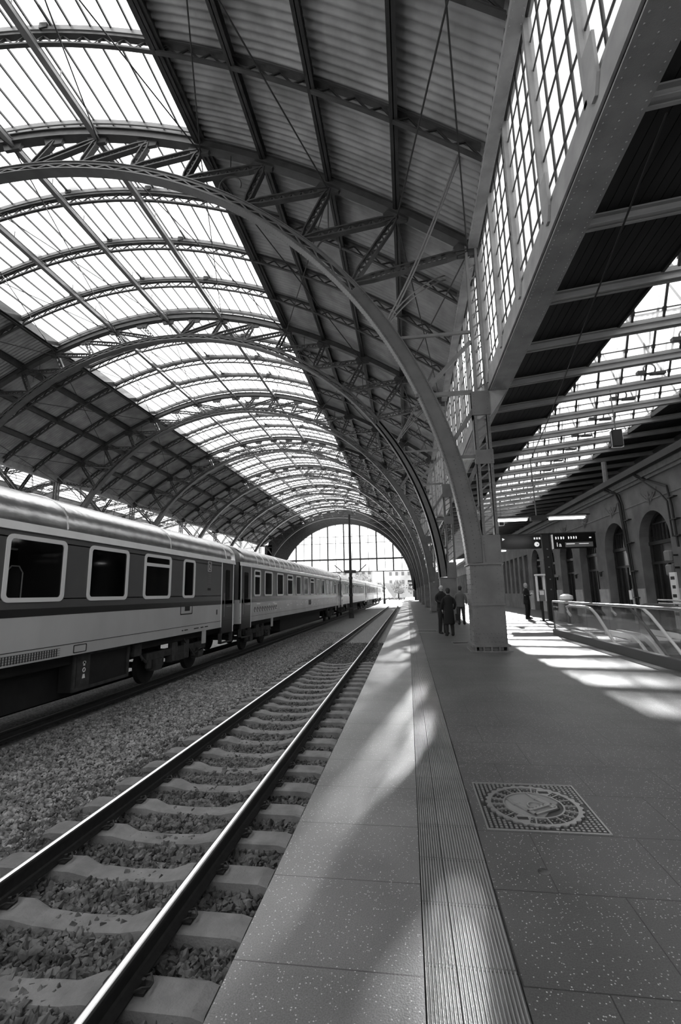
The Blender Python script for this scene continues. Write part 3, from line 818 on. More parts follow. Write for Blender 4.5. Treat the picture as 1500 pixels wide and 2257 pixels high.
for i, yc in enumerate(yarch):                            # doors set back in the arches
    e = empty('door_%d' % (i + 1), 'dark timber arched door, %s from the right edge of the photo' % ORD[max(0, i - 4)] if i >= 4 else 'dark timber arched door outside the frame, %s' % ORD[i], 'door', kind='structure')
    x = WX + .42
    n = 14; pts = [(yc - ARW * math.cos(pi * k / n), ASP + ARW * math.sin(pi * k / n)) for k in range(n + 1)]
    po = [(yc - ARW, 0)] + pts + [(yc + ARW, 0)]; s_ = .9
    pi_ = [(yc + (a - yc) * s_, .1 if z == 0 else ASP + (z - ASP) * s_) for a, z in po]
    f = MB(); f.frame(po, pi_, x - .05, x + .05, 'x'); f.box(x - .08, x + .05, yc - ARW, yc + ARW, 3.2, 3.34); f.box(x - .06, x + .05, yc - ARW, yc + ARW, 2.42, 2.52)
    f.box(x - .05, x + .05, yc - ARW, yc + ARW, 4.0, 4.06)
    for s in (-.62, 0, .62): f.box(x - .05, x + .05, yc + s - .05, yc + s + .05, 0, 2.45)
    for s in np.linspace(-.8, .8, 7): f.box(x - .035, x + .035, yc + s - .015, yc + s + .015, 3.3, 4.0)
    f.box(x - .05, x + .05, yc - ARW, yc + ARW, 0, .35); f.build('door_frame', 'dark_wood', e)
    g = MB(); g.add([(x, a, z) for a, z in po], [tuple(range(len(po)))]); g.build('pane', 'black_gloss', e)
    c = MB(); c.box(x + .02, x + .04, yc - .9, yc + .9, 2.52, 3.2); c.build('blind', 'interior_grey', e)
b = MB(); b.box(WX + .5, WX + .52, -11, 97, 0, 6.1); struct(b.build('wall_back', 'black'), 'dark interior behind the station doors and windows', 'wall')
for i, yc in enumerate(tall):
    win += 1; e = empty('window_%d' % win, 'tall narrow window far along the station wall, %s of the row' % (ORD[i] if i < 30 else 'last'), 'window', kind='structure')
    f = MB(); f.frame([(yc - .55, 1.2), (yc + .55, 1.2), (yc + .55, 4.3), (yc - .55, 4.3)], [(yc - .46, 1.3), (yc + .46, 1.3), (yc + .46, 4.2), (yc - .46, 4.2)], WX + .2, WX + .28, 'x')
    f.box(WX + .2, WX + .28, yc - .5, yc + .5, 3.2, 3.28); f.build('window_frame', 'moulding', e)
    g = MB(); g.add([(WX + .3, yc - .5, 1.2), (WX + .3, yc + .5, 1.2), (WX + .3, yc + .5, 4.3), (WX + .3, yc - .5, 4.3)], [(0, 1, 2, 3)]); g.build('pane', 'black_gloss', e)
# carved ornaments above the arches
orn = None
for i, yc in enumerate(yarch[4:]):
    lab = 'carved scroll ornament above the %s arch from the right edge' % ORD[i]
    if orn is None:
        e = empty('ornament', lab, 'ornament', (WX, yc - .1, 4.98), group='carved ornaments above the arches')
        b = MB()
        for s in (-1, 1):
            b.tube([(-.03, s * (.12 + .05 * k + .1 * math.sin(k)), .12 * math.sin(k * .9) + .03 * k) for k in range(9)], [.035 - .003 * k for k in range(9)], 6)
            b.tube([(-.03, s * (.1 + .34 * math.sin(t)), -.13 + .28 * math.sin(t * .9)) for t in np.linspace(0, 1.9, 9)], .028, 6)
        b.build('scroll', 'moulding', e)
        b = MB(); b.tube([(-.09, 0, 0), (-.02, 0, 0), (.0, 0, 0)], [.03, .1, .12], 10, r2=[.04, .14, .17]); b.tube([(-.05, 0, -.28), (-.06, 0, 0), (-.05, 0, .28)], [.01, .06, .01], 8); b.build('shield', 'plaster', e)
        orn = template(e)
    else: dup(orn, (WX, yc - .1, 4.98), lab)
# wall furniture
def pipe(name, pts, r, label, m='black', cat='pipe', clamps=()):
    e = empty(name, label, cat, pts[0]); o = np.array(pts[0])
    b = MB(); b.tube([np.array(p) - o for p in pts], r, 8); b.build('pipe_run', m, e)
    for z in clamps:
        q = np.array((pts[-1][0], pts[-1][1], z)) - o
        b = MB(); b.box(q[0] - .05, q[0] + .1, q[1] - .22, q[1] + .22, q[2] - .02, q[2] + .02); b.build('clamp', 'black', e)
    return e
pipe('drain_pipe', [(WX - .15, 22.9, 7.4), (WX - .15, 22.9, 6.3)], .12, 'thick light downpipe dropping from the canopy to the cornice', 'moulding')
pipe('drain_pipe', [(WX - .3, 22.8, 6.0), (WX - .1, 22.2, 5.7), (WX - .09, 21.9, 5.2), (WX - .09, 21.45, .0)], .05, 'dark downpipe between the first and second arches from the right', clamps=(4.4, 3.4, 2.2, 1.1))
pipe('cable_duct', [(WX - .3, 22.5, 6.0), (WX - .08, 21.9, 5.6), (WX - .08, 21.7, 5.1), (WX - .08, 21.3, .0)], .03, 'thin dark cable beside the downpipe between two arches')
pipe('cable_duct', [(WX - .08, 22.1, 5.3), (WX - .06, 21.9, 3.0)], .022, 'thin looping cable left of the dark downpipe')
pipe('drain_pipe', [(WX - .3, 19.8, 6.0), (WX - .12, 19.4, 5.7), (WX - .09, 18.1, 5.15), (WX - .09, 17.95, 4.4), (WX - .09, 17.9, 2.9)], .04, 'dark downpipe right of the nearest arch, with wide clamps', clamps=(4.7, 3.9, 3.3))
pipe('cable_duct', [(WX - .3, 19.9, 6.0), (WX - .1, 18.6, 5.0), (WX - .09, 18.2, 4.6), (WX - .09, 18.15, 3.3)], .03, 'dark cable beside the clamped pipe right of the nearest arch')
e = empty('signal_box', 'grey rounded double box mounted on the wall at the right edge', 'box', (WX - .3, 18.2, 2.6))
for z in (0, -.5):
    b = MB(); b.tube([(0, 0, z - .2), (0, 0, z - .16), (0, 0, z + .16), (0, 0, z + .2)], [.1, .14, .14, .1], 10); b.build('casing', 'sign_grey', e)
b = MB(); b.box(0, .31, -.04, .04, -.45, -.38); b.box(0, .31, -.04, .04, 0, .06); b.build('bracket', 'black', e)
e = empty('banner_sign', 'narrow white upright sign with dark letters at the right edge', 'sign', (WX - .6, 17.5, 0))
b = MB(); b.box(-.03, .03, -.18, .18, .1, 2.0); b.build('sign_panel', 'white_paint', e)
b = MB()
for i in range(5): b.box(-.035, -.031, -.12, .12 - .05 * (i % 2), 1.75 - i * .3, 1.86 - i * .3)
b.build('lettering', 'black', e); b = MB(); b.box(-.15, .15, -.2, .2, 0, .1); b.build('foot', 'black', e)
e = empty('notice', 'white notice sheet on the pale plinth left of the nearest downpipe', 'notice', (WX - .06, 22.05, 1.2)); b = MB(); b.box(-.004, .0, -.12, .12, -.2, .2); b.build('sheet', 'white_paint', e)
e = empty('door_poster', 'white poster behind the glass of the second arched door', 'poster', (WX + .33, 22.55, 2.25)); b = MB(); b.box(-.01, .0, -.2, .2, -.17, .17); b.build('sheet', 'white_paint', e)
b = MB()
for z in (-.08, .0, .08): b.box(-.014, -.011, -.13, .1, z - .015, z + .015)
b.build('lettering', 'black', e)
for i, (y, z) in enumerate(((24.75, 2.2), (28.2, 2.2), (31.6, 2.2))):
    e = empty('wall_lamp', 'small dark lamp on the pier left of the %s arch from the right edge' % ORD[i + 1], 'lamp', (WX - .14, y, z), group='small dark wall lamps')
    b = MB(); b.tube([(0, 0, -.12), (0, 0, .1)], [.05, .08], 8); b.build('lamp_shade', 'black', e); b = MB(); b.tube([(0, 0, .1), (.14, 0, .14)], .015, 6); b.build('arm', 'black', e)

# ------------------------------------------------------------------ end screen and gable
RI, ZI, XI = 13.8, 2.14, -12.9
b = MB(); n = 60
ins = [(XI + RI * math.cos(pi * i / n), ZI + RI * math.sin(pi * i / n)) for i in range(n + 1)]
outs = []
for i in range(n + 1):
    a = pi * i / n; x = CX + 16.1 * math.cos(a); outs.append((x, min(roof(x) + .4, 30) if abs(x - CX) < 15.95 else 11.8))
outs = [(CX + 16.1 * math.cos(pi * i / n), (roof(CX + 16.1 * math.cos(pi * i / n)) + .4) if 6 < i < n - 6 else 1.5 + 1.9 * min(i, n - i)) for i in range(n + 1)]
b.strip(ins, outs, YE, YE + .5)
b.box(CX + 15.0, CX + 16.2, YE, YE + .5, -1, 12); b.box(CX - 16.2, CX - 14.6, YE, YE + .5, -1, 12)
struct(b.build('wall_back', 'steel'), 'dark arched gable framing the glass screen at the far end', 'gable wall')
win += 1
g = MB(); pts = [(XI + RI * math.cos(t), ZI + RI * math.sin(t)) for t in np.linspace(math.asin((6 - ZI) / RI), pi - math.asin((6 - ZI) / RI), 40)]
g.add([(x, YE + .2, z) for x, z in pts], [tuple(range(len(pts)))])
o = g.build('window_%d' % win, 'screen_glass'); struct(o, 'great arched glass screen closing the far end of the hall', 'window')
def halfw(z): return math.sqrt(max(0, RI ** 2 - (z - ZI) ** 2))
b = MB()
for i in range(-8, 9):
    x = XI + i * 1.7; dz = RI ** 2 - (x - XI) ** 2
    if dz <= 0: continue
    z1 = ZI + math.sqrt(dz)
    if z1 > 6: b.box(x - (.14 if i % 2 == 0 else .05), x + (.14 if i % 2 == 0 else .05), YE + .1, YE + .3, 6, z1)
b.build('mullion', 'steel', o)
b = MB()
for z, h in ((5.9, .16), (8.5, .3), (11.9, .06), (13.3, .05)): b.box(XI - halfw(z), XI + halfw(z), YE + .05, YE + .35, z - h / 2, z + h / 2)
b.build('transom', 'steel', o)
b = MB(); b.strip([(XI + (RI - .7) * math.cos(t), ZI + (RI - .7) * math.sin(t)) for t in np.linspace(.2, pi - .2, 40)], [(XI + (RI - .62) * math.cos(t), ZI + (RI - .62) * math.sin(t)) for t in np.linspace(.2, pi - .2, 40)], YE - 1.4, YE - 1.3)
# ------------------------------------------------------------------ train
BH = 1.41
def body_profile(n=10):
    P = [(-BH + .06, 1.12), (-BH, 1.3), (-BH, 3.46)]
    for i in range(1, n):
        a = pi * i / n; x = -BH * math.cos(a); P.append((x, 3.46 + .79 * math.sin(a) ** .8))
    P += [(BH, 3.46), (BH, 1.3), (BH - .06, 1.12)]
    return P
def win_unit(parent, y0, y1, z0, z1, bar=None, r=.12):
    f = MB(); P = rrect(y0, y1, z0, z1, r); Q = rrect(y0 + .075, y1 - .075, z0 + .075, z1 - .075, max(.03, r - .055))
    f.frame(P, Q, BH - .01, BH + .02, 'x')
    if bar: f.box(BH - .01, BH + .018, y0 + .05, y1 - .05, bar - .04, bar + .04)
    fo = f.build('window_frame', 'frame_alu', parent)
    g = MB(); g.add([(BH - .002, a, z) for a, z in Q], [tuple(range(len(Q)))]); g.build('pane', 'coach_glass', fo)
def coach(y0, y1, wins, doors, label, name='passenger_coach', roof_ribs=False, shades=('coach_light', 'coach_dark')):
    e = empty(name, label, 'railway coach', (TX2, y0, ZR)); L = y1 - y0
    sol = MB(); sol.box(-BH, BH, 0, L, 1.16, 2.04); sol.build('lower_side', shades[0], e)
    up = MB(); up.box(BH - .05, BH, 0, L, 2.04, 2.22); up.box(BH - .05, BH, 0, L, 3.2, 3.46); yy = 0
    for (a, c, bar) in wins: up.box(BH - .05, BH, yy, a - y0 + .05, 2.2, 3.22); yy = c - y0 - .05
    up.box(BH - .05, BH, yy, L, 2.2, 3.22); up.box(-BH, -BH + .05, 0, L, 2.04, 3.46)
    up.box(-BH, BH, 0, .05, 2.04, 3.46); up.box(-BH, BH, L - .05, L, 2.04, 3.46); up.build('upper_side', shades[1], e)
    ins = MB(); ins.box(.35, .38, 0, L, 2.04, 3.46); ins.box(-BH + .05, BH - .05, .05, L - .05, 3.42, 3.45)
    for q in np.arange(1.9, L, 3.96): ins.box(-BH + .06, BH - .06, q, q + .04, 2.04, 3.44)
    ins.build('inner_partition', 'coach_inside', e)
    st = MB(); st.box(-BH - .004, BH + .004, .01, L - .01, 1.92, 2.05); st.build('dark_stripe', 'coach_stripe', e)
    st = MB(); st.strip([(-BH, 3.33), (-BH + .03, 3.47)], [(-BH - .04, 3.33), (-BH - .01, 3.47)], 0, L); st.strip([(BH, 3.33), (BH - .03, 3.47)], [(BH + .04, 3.33), (BH + .012, 3.47)], 0, L); st.build('light_stripe', 'coach_white', e)
    gr = MB(); gr.box(BH, BH + .006, .0, L, 1.37, 1.38); gr.build('groove', 'black', e)
    rf = MB(); n = 14; prof = [(-BH - .0, 3.45)] + [(-(BH + .012) * math.cos(pi * i / n), 3.47 + .79 * math.sin(pi * i / n) ** .75) for i in range(n + 1)] + [(BH + .0, 3.45)]
    ys_ = np.linspace(0, L, 60); k = len(prof)
    V = [(x, y, z) for y in ys_ for x, z in prof]
    rf.add(V, [(j * k + i, (j + 1) * k + i, (j + 1) * k + i + 1, j * k + i + 1) for j in range(59) for i in range(k - 1)] + [tuple(range(k)), tuple(59 * k + k - 1 - i for i in range(k))])
    rr = rf.build('roof', 'coach_roof', e, smooth=False)
    for p in rr.data.polygons: p.use_smooth = len(p.vertices) == 4
    sm = MB()
    ym = np.arange(2.1, L, .9 if roof_ribs else 3.9)
    for y in ym: sm.strip([(x, z + .004) for x, z in prof[1:-1]], [(x * 1.004, z + .02) for x, z in prof[1:-1]], y - .012, y + .012)
    sm.build('roof_seam', 'coach_roof', e)
    for (a, c, bar) in wins: win_unit(e, a - y0, c - y0, 2.16, 3.26, 3.0 if bar else None)
    for (a, c) in doors:
        a -= y0; c -= y0
        d = MB(); d.box(BH - .05, BH + .004, a, c, .95, 3.33); do = d.build('door', 'coach_stripe', e)
        g = MB(); g.prism(rrect(a + .32, c - .3, 2.05, 3.1, .06), BH + .004, BH + .01, 'x'); g.build('door_window', 'door_glass', do)
        g = MB(); g.tube([(BH + .05, a + .14, 1.5), (BH + .05, a + .14, 2.3)], .015, 6); g.tube([(BH + .05, a + .3, 1.85), (BH + .05, c - .25, 1.85)], .015, 6); g.build('door_handle', 'chrome', do)
        g = MB(); g.box(BH, BH + .012, c, c + .07, .95, 3.33); g.box(BH, BH + .012, a - .05, a, 1.16, 3.33); g.build('door_post', 'coach_white', e)
        g = MB(); g.box(BH - .1, BH + .02, a, c, .62, .66); g.box(BH - .1, BH + .02, a, a + .04, .62, .95); g.box(BH - .1, BH + .02, c - .04, c, .62, .95); g.build('step', 'underframe_mid', e)
    uf = MB(); uf.box(-1.2, 1.15, .3, L - .3, .95, 1.16); uf.box(-1.1, .9, 7.5, L - 7.5, .3, .98); uf.box(-1.35, -1.2, .3, L - .3, .25, 1.16); uf.build('underframe', 'underframe', e)  # last, far-side box is added to block light leaking beneath the coach
    for s, yb in ((0, 3.4), (1, L - 3.4)):
        bo = MB()
        for x in (-1.02, 1.02):
            bo.box(x - .07, x + .07, yb - 1.75, yb + 1.75, .62, .8); bo.box(x - .1, x + .1, yb - .5, yb + .5, .42, .62)
            for q in (-1.25, 1.25):
                bo.box(x - .12, x + .14, yb + q - .16, yb + q + .16, .34, .62)
                for w_ in (-.3, .3): bo.tube([(x + .02, yb + q + w_, .42), (x + .02, yb + q + w_, .78)], .08, 8)
            for q in (-.35, .35): bo.tube([(x + .04, yb + q, .45), (x + .04, yb + q, .95)], .13, 10)
            bo.beam((x + .12, yb + .1, 1.0), (x + .12, yb + .75, .5), .05, .04); bo.beam((x + .12, yb + .75, .5), (x + .12, yb + 1.6, .62), .04, .03)
        bo.box(-1.0, 1.0, yb - .3, yb + .3, .5, .7)
        bog = bo.build('bogie', 'underframe_mid', e)
        for q in (-1.25, 1.25):
            wh = MB()
            for x in (-.753, .753):
                wh.tube([(x - .06, yb + q, .46), (x - .02, yb + q, .46), (x + .06, yb + q, .46)] if x > 0 else [(x - .06, yb + q, .46), (x + .02, yb + q, .46), (x + .06, yb + q, .46)], [.47, .46, .45], 28)
                wh.tube([(x + .06, yb + q, .46), (x + .2, yb + q, .46)], .12, 12)
            wh.tube([(-.75, yb + q, .46), (.75, yb + q, .46)], .08, 10); wh.build('wheelset', 'underframe', bog)
        g = MB(); g.tube([(1.12, yb - 2.2, .9), (1.2, yb - 2.1, .72), (1.2, yb - 1.95, .62)], .03, 6); g.box(1.1, 1.22, yb - 2.5, yb - 2.2, .82, 1.1); g.build('brake_gear', 'underframe_mid', e)
        # inverted hanger plate below the side
        g = MB(); g.box(BH - .05, BH, yb + 1.05 - .2, yb + 1.05, .78, 1.17); g.build('hanger_plate', shades[0], e)
    for s in (0, 1):
        bl = MB(); yy = -.15 if s == 0 else L + .15; bl.box(-.75, .75, min(yy, 0 if s == 0 else L), max(yy, 0 if s == 0 else L), 1.2, 3.4); bl.build('gangway', 'rubber', e)
        bf = MB()
        for x in (-.87, .87): bf.tube([(x, 0 if s == 0 else L, 1.06), (x, (-.24 if s == 0 else L + .24), 1.06)], [.07, .07], 10); bf.tube([(x, (-.24 if s == 0 else L + .24), 1.06), (x, (-.27 if s == 0 else L + .27), 1.06)], [.2, .19], 14)
        bf.build('buffer', 'underframe_mid', e)
    return e
c1 = coach(-9.85, 16.5, [(2.6, 3.95, 0), (4.5, 5.85, 0), (6.53, 7.87, 0), (8.5, 9.85, 0), (10.5, 11.8, 1), (12.5, 13.24, 0)], [(15.33, 16.33)],
           'nearest railway coach, its large rounded windows at the left edge')
L1 = 26.35
def mark(b, y0, y1, z0, z1): b.box(BH + .001, BH + .008, y0 + 9.85, y1 + 9.85, z0, z1)
# class number "2", pictogram column, flap and vents of the near coach
text_mesh('class_number', '2', .26, 'coach_white', c1, (BH + .008, 14.28 + 9.85, 3.04), (pi / 2, 0, pi / 2), 'CENTER')
b = MB(); b.frame(rrect(14.16 + 9.85, 14.42 + 9.85, 2.98, 3.3, .02, 2), rrect(14.175 + 9.85, 14.405 + 9.85, 2.995, 3.285, .015, 2), BH, BH + .006, 'x'); b.build('number_border', 'coach_white', c1)
b = MB()
for z in (2.86, 2.72, 2.58):
    for yy in (14.2, 14.31): b.frame(rrect(yy + 9.85, yy + .09 + 9.85, z - .05, z + .05, .01, 2), rrect(yy + .015 + 9.85, yy + .075 + 9.85, z - .035, z + .035, .008, 2), BH, BH + .005, 'x')
b.build('pictogram', 'sign_grey', c1)
b = MB()
for yy in (14.22, 14.34): b.tube([(BH + .005, yy + 9.85 + .035 * math.cos(t), 2.42 + .035 * math.sin(t)) for t in np.linspace(0, 2 * pi, 11)[:-1]], .01, 5, closed=True)
b.build('pictogram', 'black', c1)
b = MB(); b.frame(rrect(12.42 + 9.85, 13.15 + 9.85, 1.7, 2.05, .03, 3), rrect(12.45 + 9.85, 13.12 + 9.85, 1.73, 2.02, .02, 3), BH + .001, BH + .006, 'x'); b.build('side_flap', 'coach_stripe', c1)
b = MB(); mark(b, 12.68, 12.98, 1.8, 1.93); b.build('recess', 'black', c1)
b = MB(); b.frame(rrect(8.25 + 9.85, 8.62 + 9.85, 1.19, 1.34, .02, 2), rrect(8.27 + 9.85, 8.6 + 9.85, 1.205, 1.325, .015, 2), BH, BH + .005, 'x'); mark(b, 14.9, 14.98, 1.6, 1.76); b.build('access_panel', 'coach_stripe', c1)
b = MB()
for k in range(46): mark(b, 5.2 + k * .058, 5.22 + k * .058, 1.19, 1.32)
for z in (1.2, 1.24, 1.28, 1.32): mark(b, 5.2, 7.9, z, z + .006)
b.build('vent_grille', 'underframe_mid', c1)
b = MB()
for y_, l_ in ((13.3, .3), (13.75, .18), (14.05, .22), (12.55, .08), (12.7, .2)): mark(b, y_, y_ + l_, 1.255, 1.285)
b.build('lettering', 'coach_stripe', c1)
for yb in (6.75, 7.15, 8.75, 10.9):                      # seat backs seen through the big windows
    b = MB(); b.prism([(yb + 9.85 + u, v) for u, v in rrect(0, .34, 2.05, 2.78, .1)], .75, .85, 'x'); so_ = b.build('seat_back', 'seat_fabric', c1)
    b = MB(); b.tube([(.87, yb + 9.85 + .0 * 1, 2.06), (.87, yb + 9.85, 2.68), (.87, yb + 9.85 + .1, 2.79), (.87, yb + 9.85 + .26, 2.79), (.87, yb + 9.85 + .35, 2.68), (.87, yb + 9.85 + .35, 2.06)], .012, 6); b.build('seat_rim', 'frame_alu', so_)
b = MB(); b.tube([(.9, 6.8 + 9.85, 3.08), (.9, 7.3 + 9.85, 3.08)], .02, 6); b.tube([(.9, 6.7 + 9.85, 2.7), (.92, 6.72 + 9.85, 2.95)], .02, 6); b.build('luggage_rail', 'frame_alu', c1)
# underfloor equipment box with white marks
b = MB(); b.box(BH - .5, BH - .22, 8.55 + 9.85, 10.4 + 9.85, .42, 1.12); eq = b.build('equipment_box', 'underframe', c1)
b = MB(); x = BH - .22
b.frame([(8.55 + 9.85, .42), (10.4 + 9.85, .42), (10.4 + 9.85, 1.12), (8.55 + 9.85, 1.12)], [(8.62 + 9.85, .48), (10.33 + 9.85, .48), (10.33 + 9.85, 1.08), (8.62 + 9.85, 1.08)], x, x + .03, 'x'); b.build('box_frame', 'underframe_mid', eq)
b = MB(); b.box(x, x + .012, 8.66 + 9.85, 9.05 + 9.85, .48, 1.08); b.build('box_door', 'underframe_mid', eq)
b = MB()
b.box(x + .013, x + .016, 8.83 + 9.85, 8.92 + 9.85, .92, .96); b.box(x + .013, x + .016, 8.85 + 9.85, 8.9 + 9.85, .88, .97)
b.tube([(x + .014, 8.875 + 9.85 + .035 * math.cos(t), .8 + .04 * math.sin(t)) for t in np.linspace(0, 2 * pi, 11)[:-1]], .009, 5, closed=True)
b.prism([(8.83 + 9.85, .64), (8.92 + 9.85, .64), (8.9 + 9.85, .72), (8.85 + 9.85, .72)], x + .013, x + .016, 'x'); b.build('white_mark', 'coach_white', eq)
# second coach and followers
w2 = [(18.72, 19.57, 1)] + [(20.15 + 1.98 * k, 21.36 + 1.98 * k, k % 3 == 2) for k in range(10)] + [(40.1, 40.9, 1)]
c2 = coach(17.05, 43.35, w2, [(17.22, 18.3), (42.1, 43.1)], 'second railway coach, behind the first one, with narrow windows and graffiti marks', roof_ribs=True)
b = MB()
for k in range(46):
    y_ = rng.uniform(1.6, 24); z_ = rng.uniform(1.45, 1.85); l_ = rng.uniform(.12, .5); b.box(BH + .001, BH + .006, y_, y_ + l_, z_, z_ + rng.uniform(.02, .08))
b.build('painted_mark', 'coach_white', c2)
b = MB(); b.box(BH + .001, BH + .007, 12.4, 13.2, 1.55, 1.85); b.build('dark_patch', 'black', c2)
b = MB()
for k in range(10):
    y_ = 1.8 + .35 * k; b.tube([(BH + .004, y_ + .09 * math.cos(t), 1.62 + .1 * math.sin(t)) for t in np.linspace(0, 4.5, 8)], .012, 5)
b.build('scrawl', 'underframe_mid', c2)
def regular(y0, y1): return [(y0 + 2.2 + 1.98 * k, y0 + 3.4 + 1.98 * k, k % 4 == 1) for k in range(11)]
coach(43.9, 70.2, regular(43.9, 70.2), [(44.1, 45.1), (69, 70)], 'third railway coach, partly hidden behind the mast', roof_ribs=True)
coach(70.75, 97.0, regular(70.75, 97), [(70.9, 71.9), (95.8, 96.8)], 'fourth railway coach, passing under the end screen')
coach(97.6, 116.0, regular(97.6, 112)[:7], [(97.8, 98.8)], 'last visible railway vehicle, outside the hall', roof_ribs=True, shades=('coach_white', 'coach_white'))

# ------------------------------------------------------------------ catenary masts
def mast(x, y, h, label, yoke=True):
    e = empty('catenary_mast', label, 'mast', (x, y, -.95), group='slim masts between the tracks')
    b = MB(); b.tube([(0, 0, 0), (0, 0, h)], [.17, .11], 12); b.build('pole', 'black', e)
    b = MB(); b.tube([(0, 0, 0), (0, 0, 1.0), (0, 0, 1.1)], [.25, .25, .18], 12); b.build('footing', 'platform_side', e)
    if yoke:
        b = MB()
        for s in (-1, 1): b.tube([(0, 0, h * .44), (s * .8, 0, h * .44 - .0), (s * 1.6, 0, h * .44 + .7)], .05, 6)
        b.beam((-.55, 0, h * .44 + .02), (.55, 0, h * .44 + .02), .3, .3); b.build('cross_arm', 'black', e)
    b = MB()
    for z in (.22, .3, .38): b.tube([(0, 0, h * z - .12), (0, 0, h * z + .12)], .2, 10)
    b.build('band', 'underframe_mid', e)
mast(-5.62, 46.5, 10.4, 'tall dark mast between the tracks, nearer one, beside the third coach')
mast(-5.2, 104, 9.1, 'tall dark mast between the tracks, the farther one outside', False)

# ------------------------------------------------------------------ manhole covers
def cover(e, size, full):
    h = size / 2
    b = MB(); b.box(-h, h, -h, h, -.02, .001); b.build('plate', 'cast_iron', e)
    b = MB(); b.frame([(-h, -h), (h, -h), (h, h), (-h, h)], [(-h + .012, -h + .012), (h - .012, -h + .012), (h - .012, h - .012), (-h + .012, h - .012)], .0, .007); b.build('rim', 'cast_edge', e)
    if not full: return
    R1, R2, R3 = .325, .285, .205
    b = MB(); s = .031
    for i in range(-11, 12):
        for j in range(-11, 12):
            x, y = i * s, j * s
            if math.hypot(x, y) > R1 + .02: b.prism([(x - .008, y - .008), (x + .008, y - .008), (x + .008, y + .008), (x - .008, y + .008)], .0, .008)
    b.build('studs', 'cast_edge', e)
    b = MB(); n = 120; out = []; inn = []
    for i in range(n):
        t = 2 * pi * i / n; r = R1 if (i // 2) % 2 else R1 - .014; out.append((r * math.cos(t), r * math.sin(t))); inn.append(((R2) * math.cos(t), R2 * math.sin(t)))
    b.frame(out, inn, 0, .01)
    b.frame([((R3) * math.cos(2 * pi * i / 60), R3 * math.sin(2 * pi * i / 60)) for i in range(60)], [((R3 - .012) * math.cos(2 * pi * i / 60), (R3 - .012) * math.sin(2 * pi * i / 60)) for i in range(60)], 0, .011)
    for k in range(18):
        t = 2 * pi * k / 18; c, s_ = math.cos(t), math.sin(t); b.beam((R3 * c, R3 * s_, .005), (R2 * c, R2 * s_, .005), .01, .01, (0, 0, 1))
    for a0 in (1.05, 4.2):
        P_ = [((R2 + .005) * math.cos(a0 + q), (R2 + .005) * math.sin(a0 + q)) for q in np.linspace(-.2, .2, 6)] + [((R3 - .003) * math.cos(a0 + q), (R3 - .003) * math.sin(a0 + q)) for q in np.linspace(.2, -.2, 6)]
        b.prism(P_, 0, .0095)
    b.build('ring', 'cast_edge', e)
    b = MB()
    for a0 in (1.05, 4.2):
        c, s_ = math.cos(a0) * .245, math.sin(a0) * .245; b.box(c - .035, c + .035, s_ - .018, s_ + .018, .009, .0105)
    b.build('lifting_slot', 'black', e)
    b = MB()
    for k in range(18):
        t = 2 * pi * (k + .5) / 18
        for rr_ in (.23, .262):
            for q in (-.07, .07): b.prism([(rr_ * math.cos(t + q) + .007 * math.cos(w_), rr_ * math.sin(t + q) + .007 * math.sin(w_)) for w_ in (0, pi / 2, pi, 3 * pi / 2)], 0, .007)
    b.build('ring_studs', 'cast_edge', e)
    b = MB(); b.prism([((R3 - .012) * math.cos(2 * pi * i / 48), (R3 - .012) * math.sin(2 * pi * i / 48)) for i in range(48)], .0, .003); b.build('disc', 'sign_grey', e)
    # relief: a gate with an arch between two towers with pointed roofs, tipped on its side
    em = MB(); a = 2.15; ca, sa = math.cos(a), math.sin(a)
    def T(u, v): return (.0 + u * sa + v * ca * 1.0, -.0 - u * ca + v * sa)
    def rect(u0, u1, v0, v1, z=.012): em.prism([T(u0, v0), T(u1, v0), T(u1, v1), T(u0, v1)][::1], .003, z)
    for s_ in (-1, 1):
        rect(s_ * .095 - .02, s_ * .095 + .02, -.1, .06); em.prism([T(s_ * .095 - .026, .06), T(s_ * .095 + .026, .06), T(s_ * .095, .165)], .003, .013)
    for u0, u1, v0, v1 in ((-.115, .115, -.125, -.11), (-.115, .115, -.065, -.05), (-.115, -.1, -.125, -.05), (.1, .115, -.125, -.05)): rect(u0, u1, v0, v1, .015)
    for k in range(5): rect(-.075 + k * .033, -.055 + k * .033, -.045, -.03, .012)
    arch = [T(.055 * math.cos(t), -.03 + .065 * math.sin(t)) for t in np.linspace(0, pi, 14)]
    for p_, q_ in zip(arch, arch[1:]): em.beam((*p_, .008), (*q_, .008), .01, .012, (0, 0, 1))
    em.build('gate_relief', 'cast_edge', e)
    em = MB(); em.prism([(.197 * math.cos(t), .197 * math.sin(t)) for t in np.linspace(-1.5, .35, 16)], .003, .005); em.build('dark_field', 'cast_iron', e)
e = empty('manhole_cover', 'square cast-iron cover with a round emblem and studs, in the foreground', 'manhole cover', (.808, 3.735, 0), 0, 'square metal covers in the paving'); cover(e, .75, True)
e = empty('manhole_cover', 'square dark cover in the paving in front of the woman in black', 'manhole cover', (.67, 18.9, 0), 0, 'square metal covers in the paving'); cover(e, .72, False)
e = empty('manhole_cover', 'small dark cover beside the left foot of the big pedestal', 'manhole cover', (1.5, 14.5, 0), 0, 'square metal covers in the paving'); cover(e, .55, False)
e = empty('round_plug', 'small round dark plug set in the paving below the manhole cover', 'plug', (.66, 2.93, 0)); b = MB(); b.prism([(.032 * math.cos(t), .032 * math.sin(t)) for t in np.linspace(0, 2 * pi, 25)[:-1]], -.01, .0012); b.build('disc', 'stone', e)

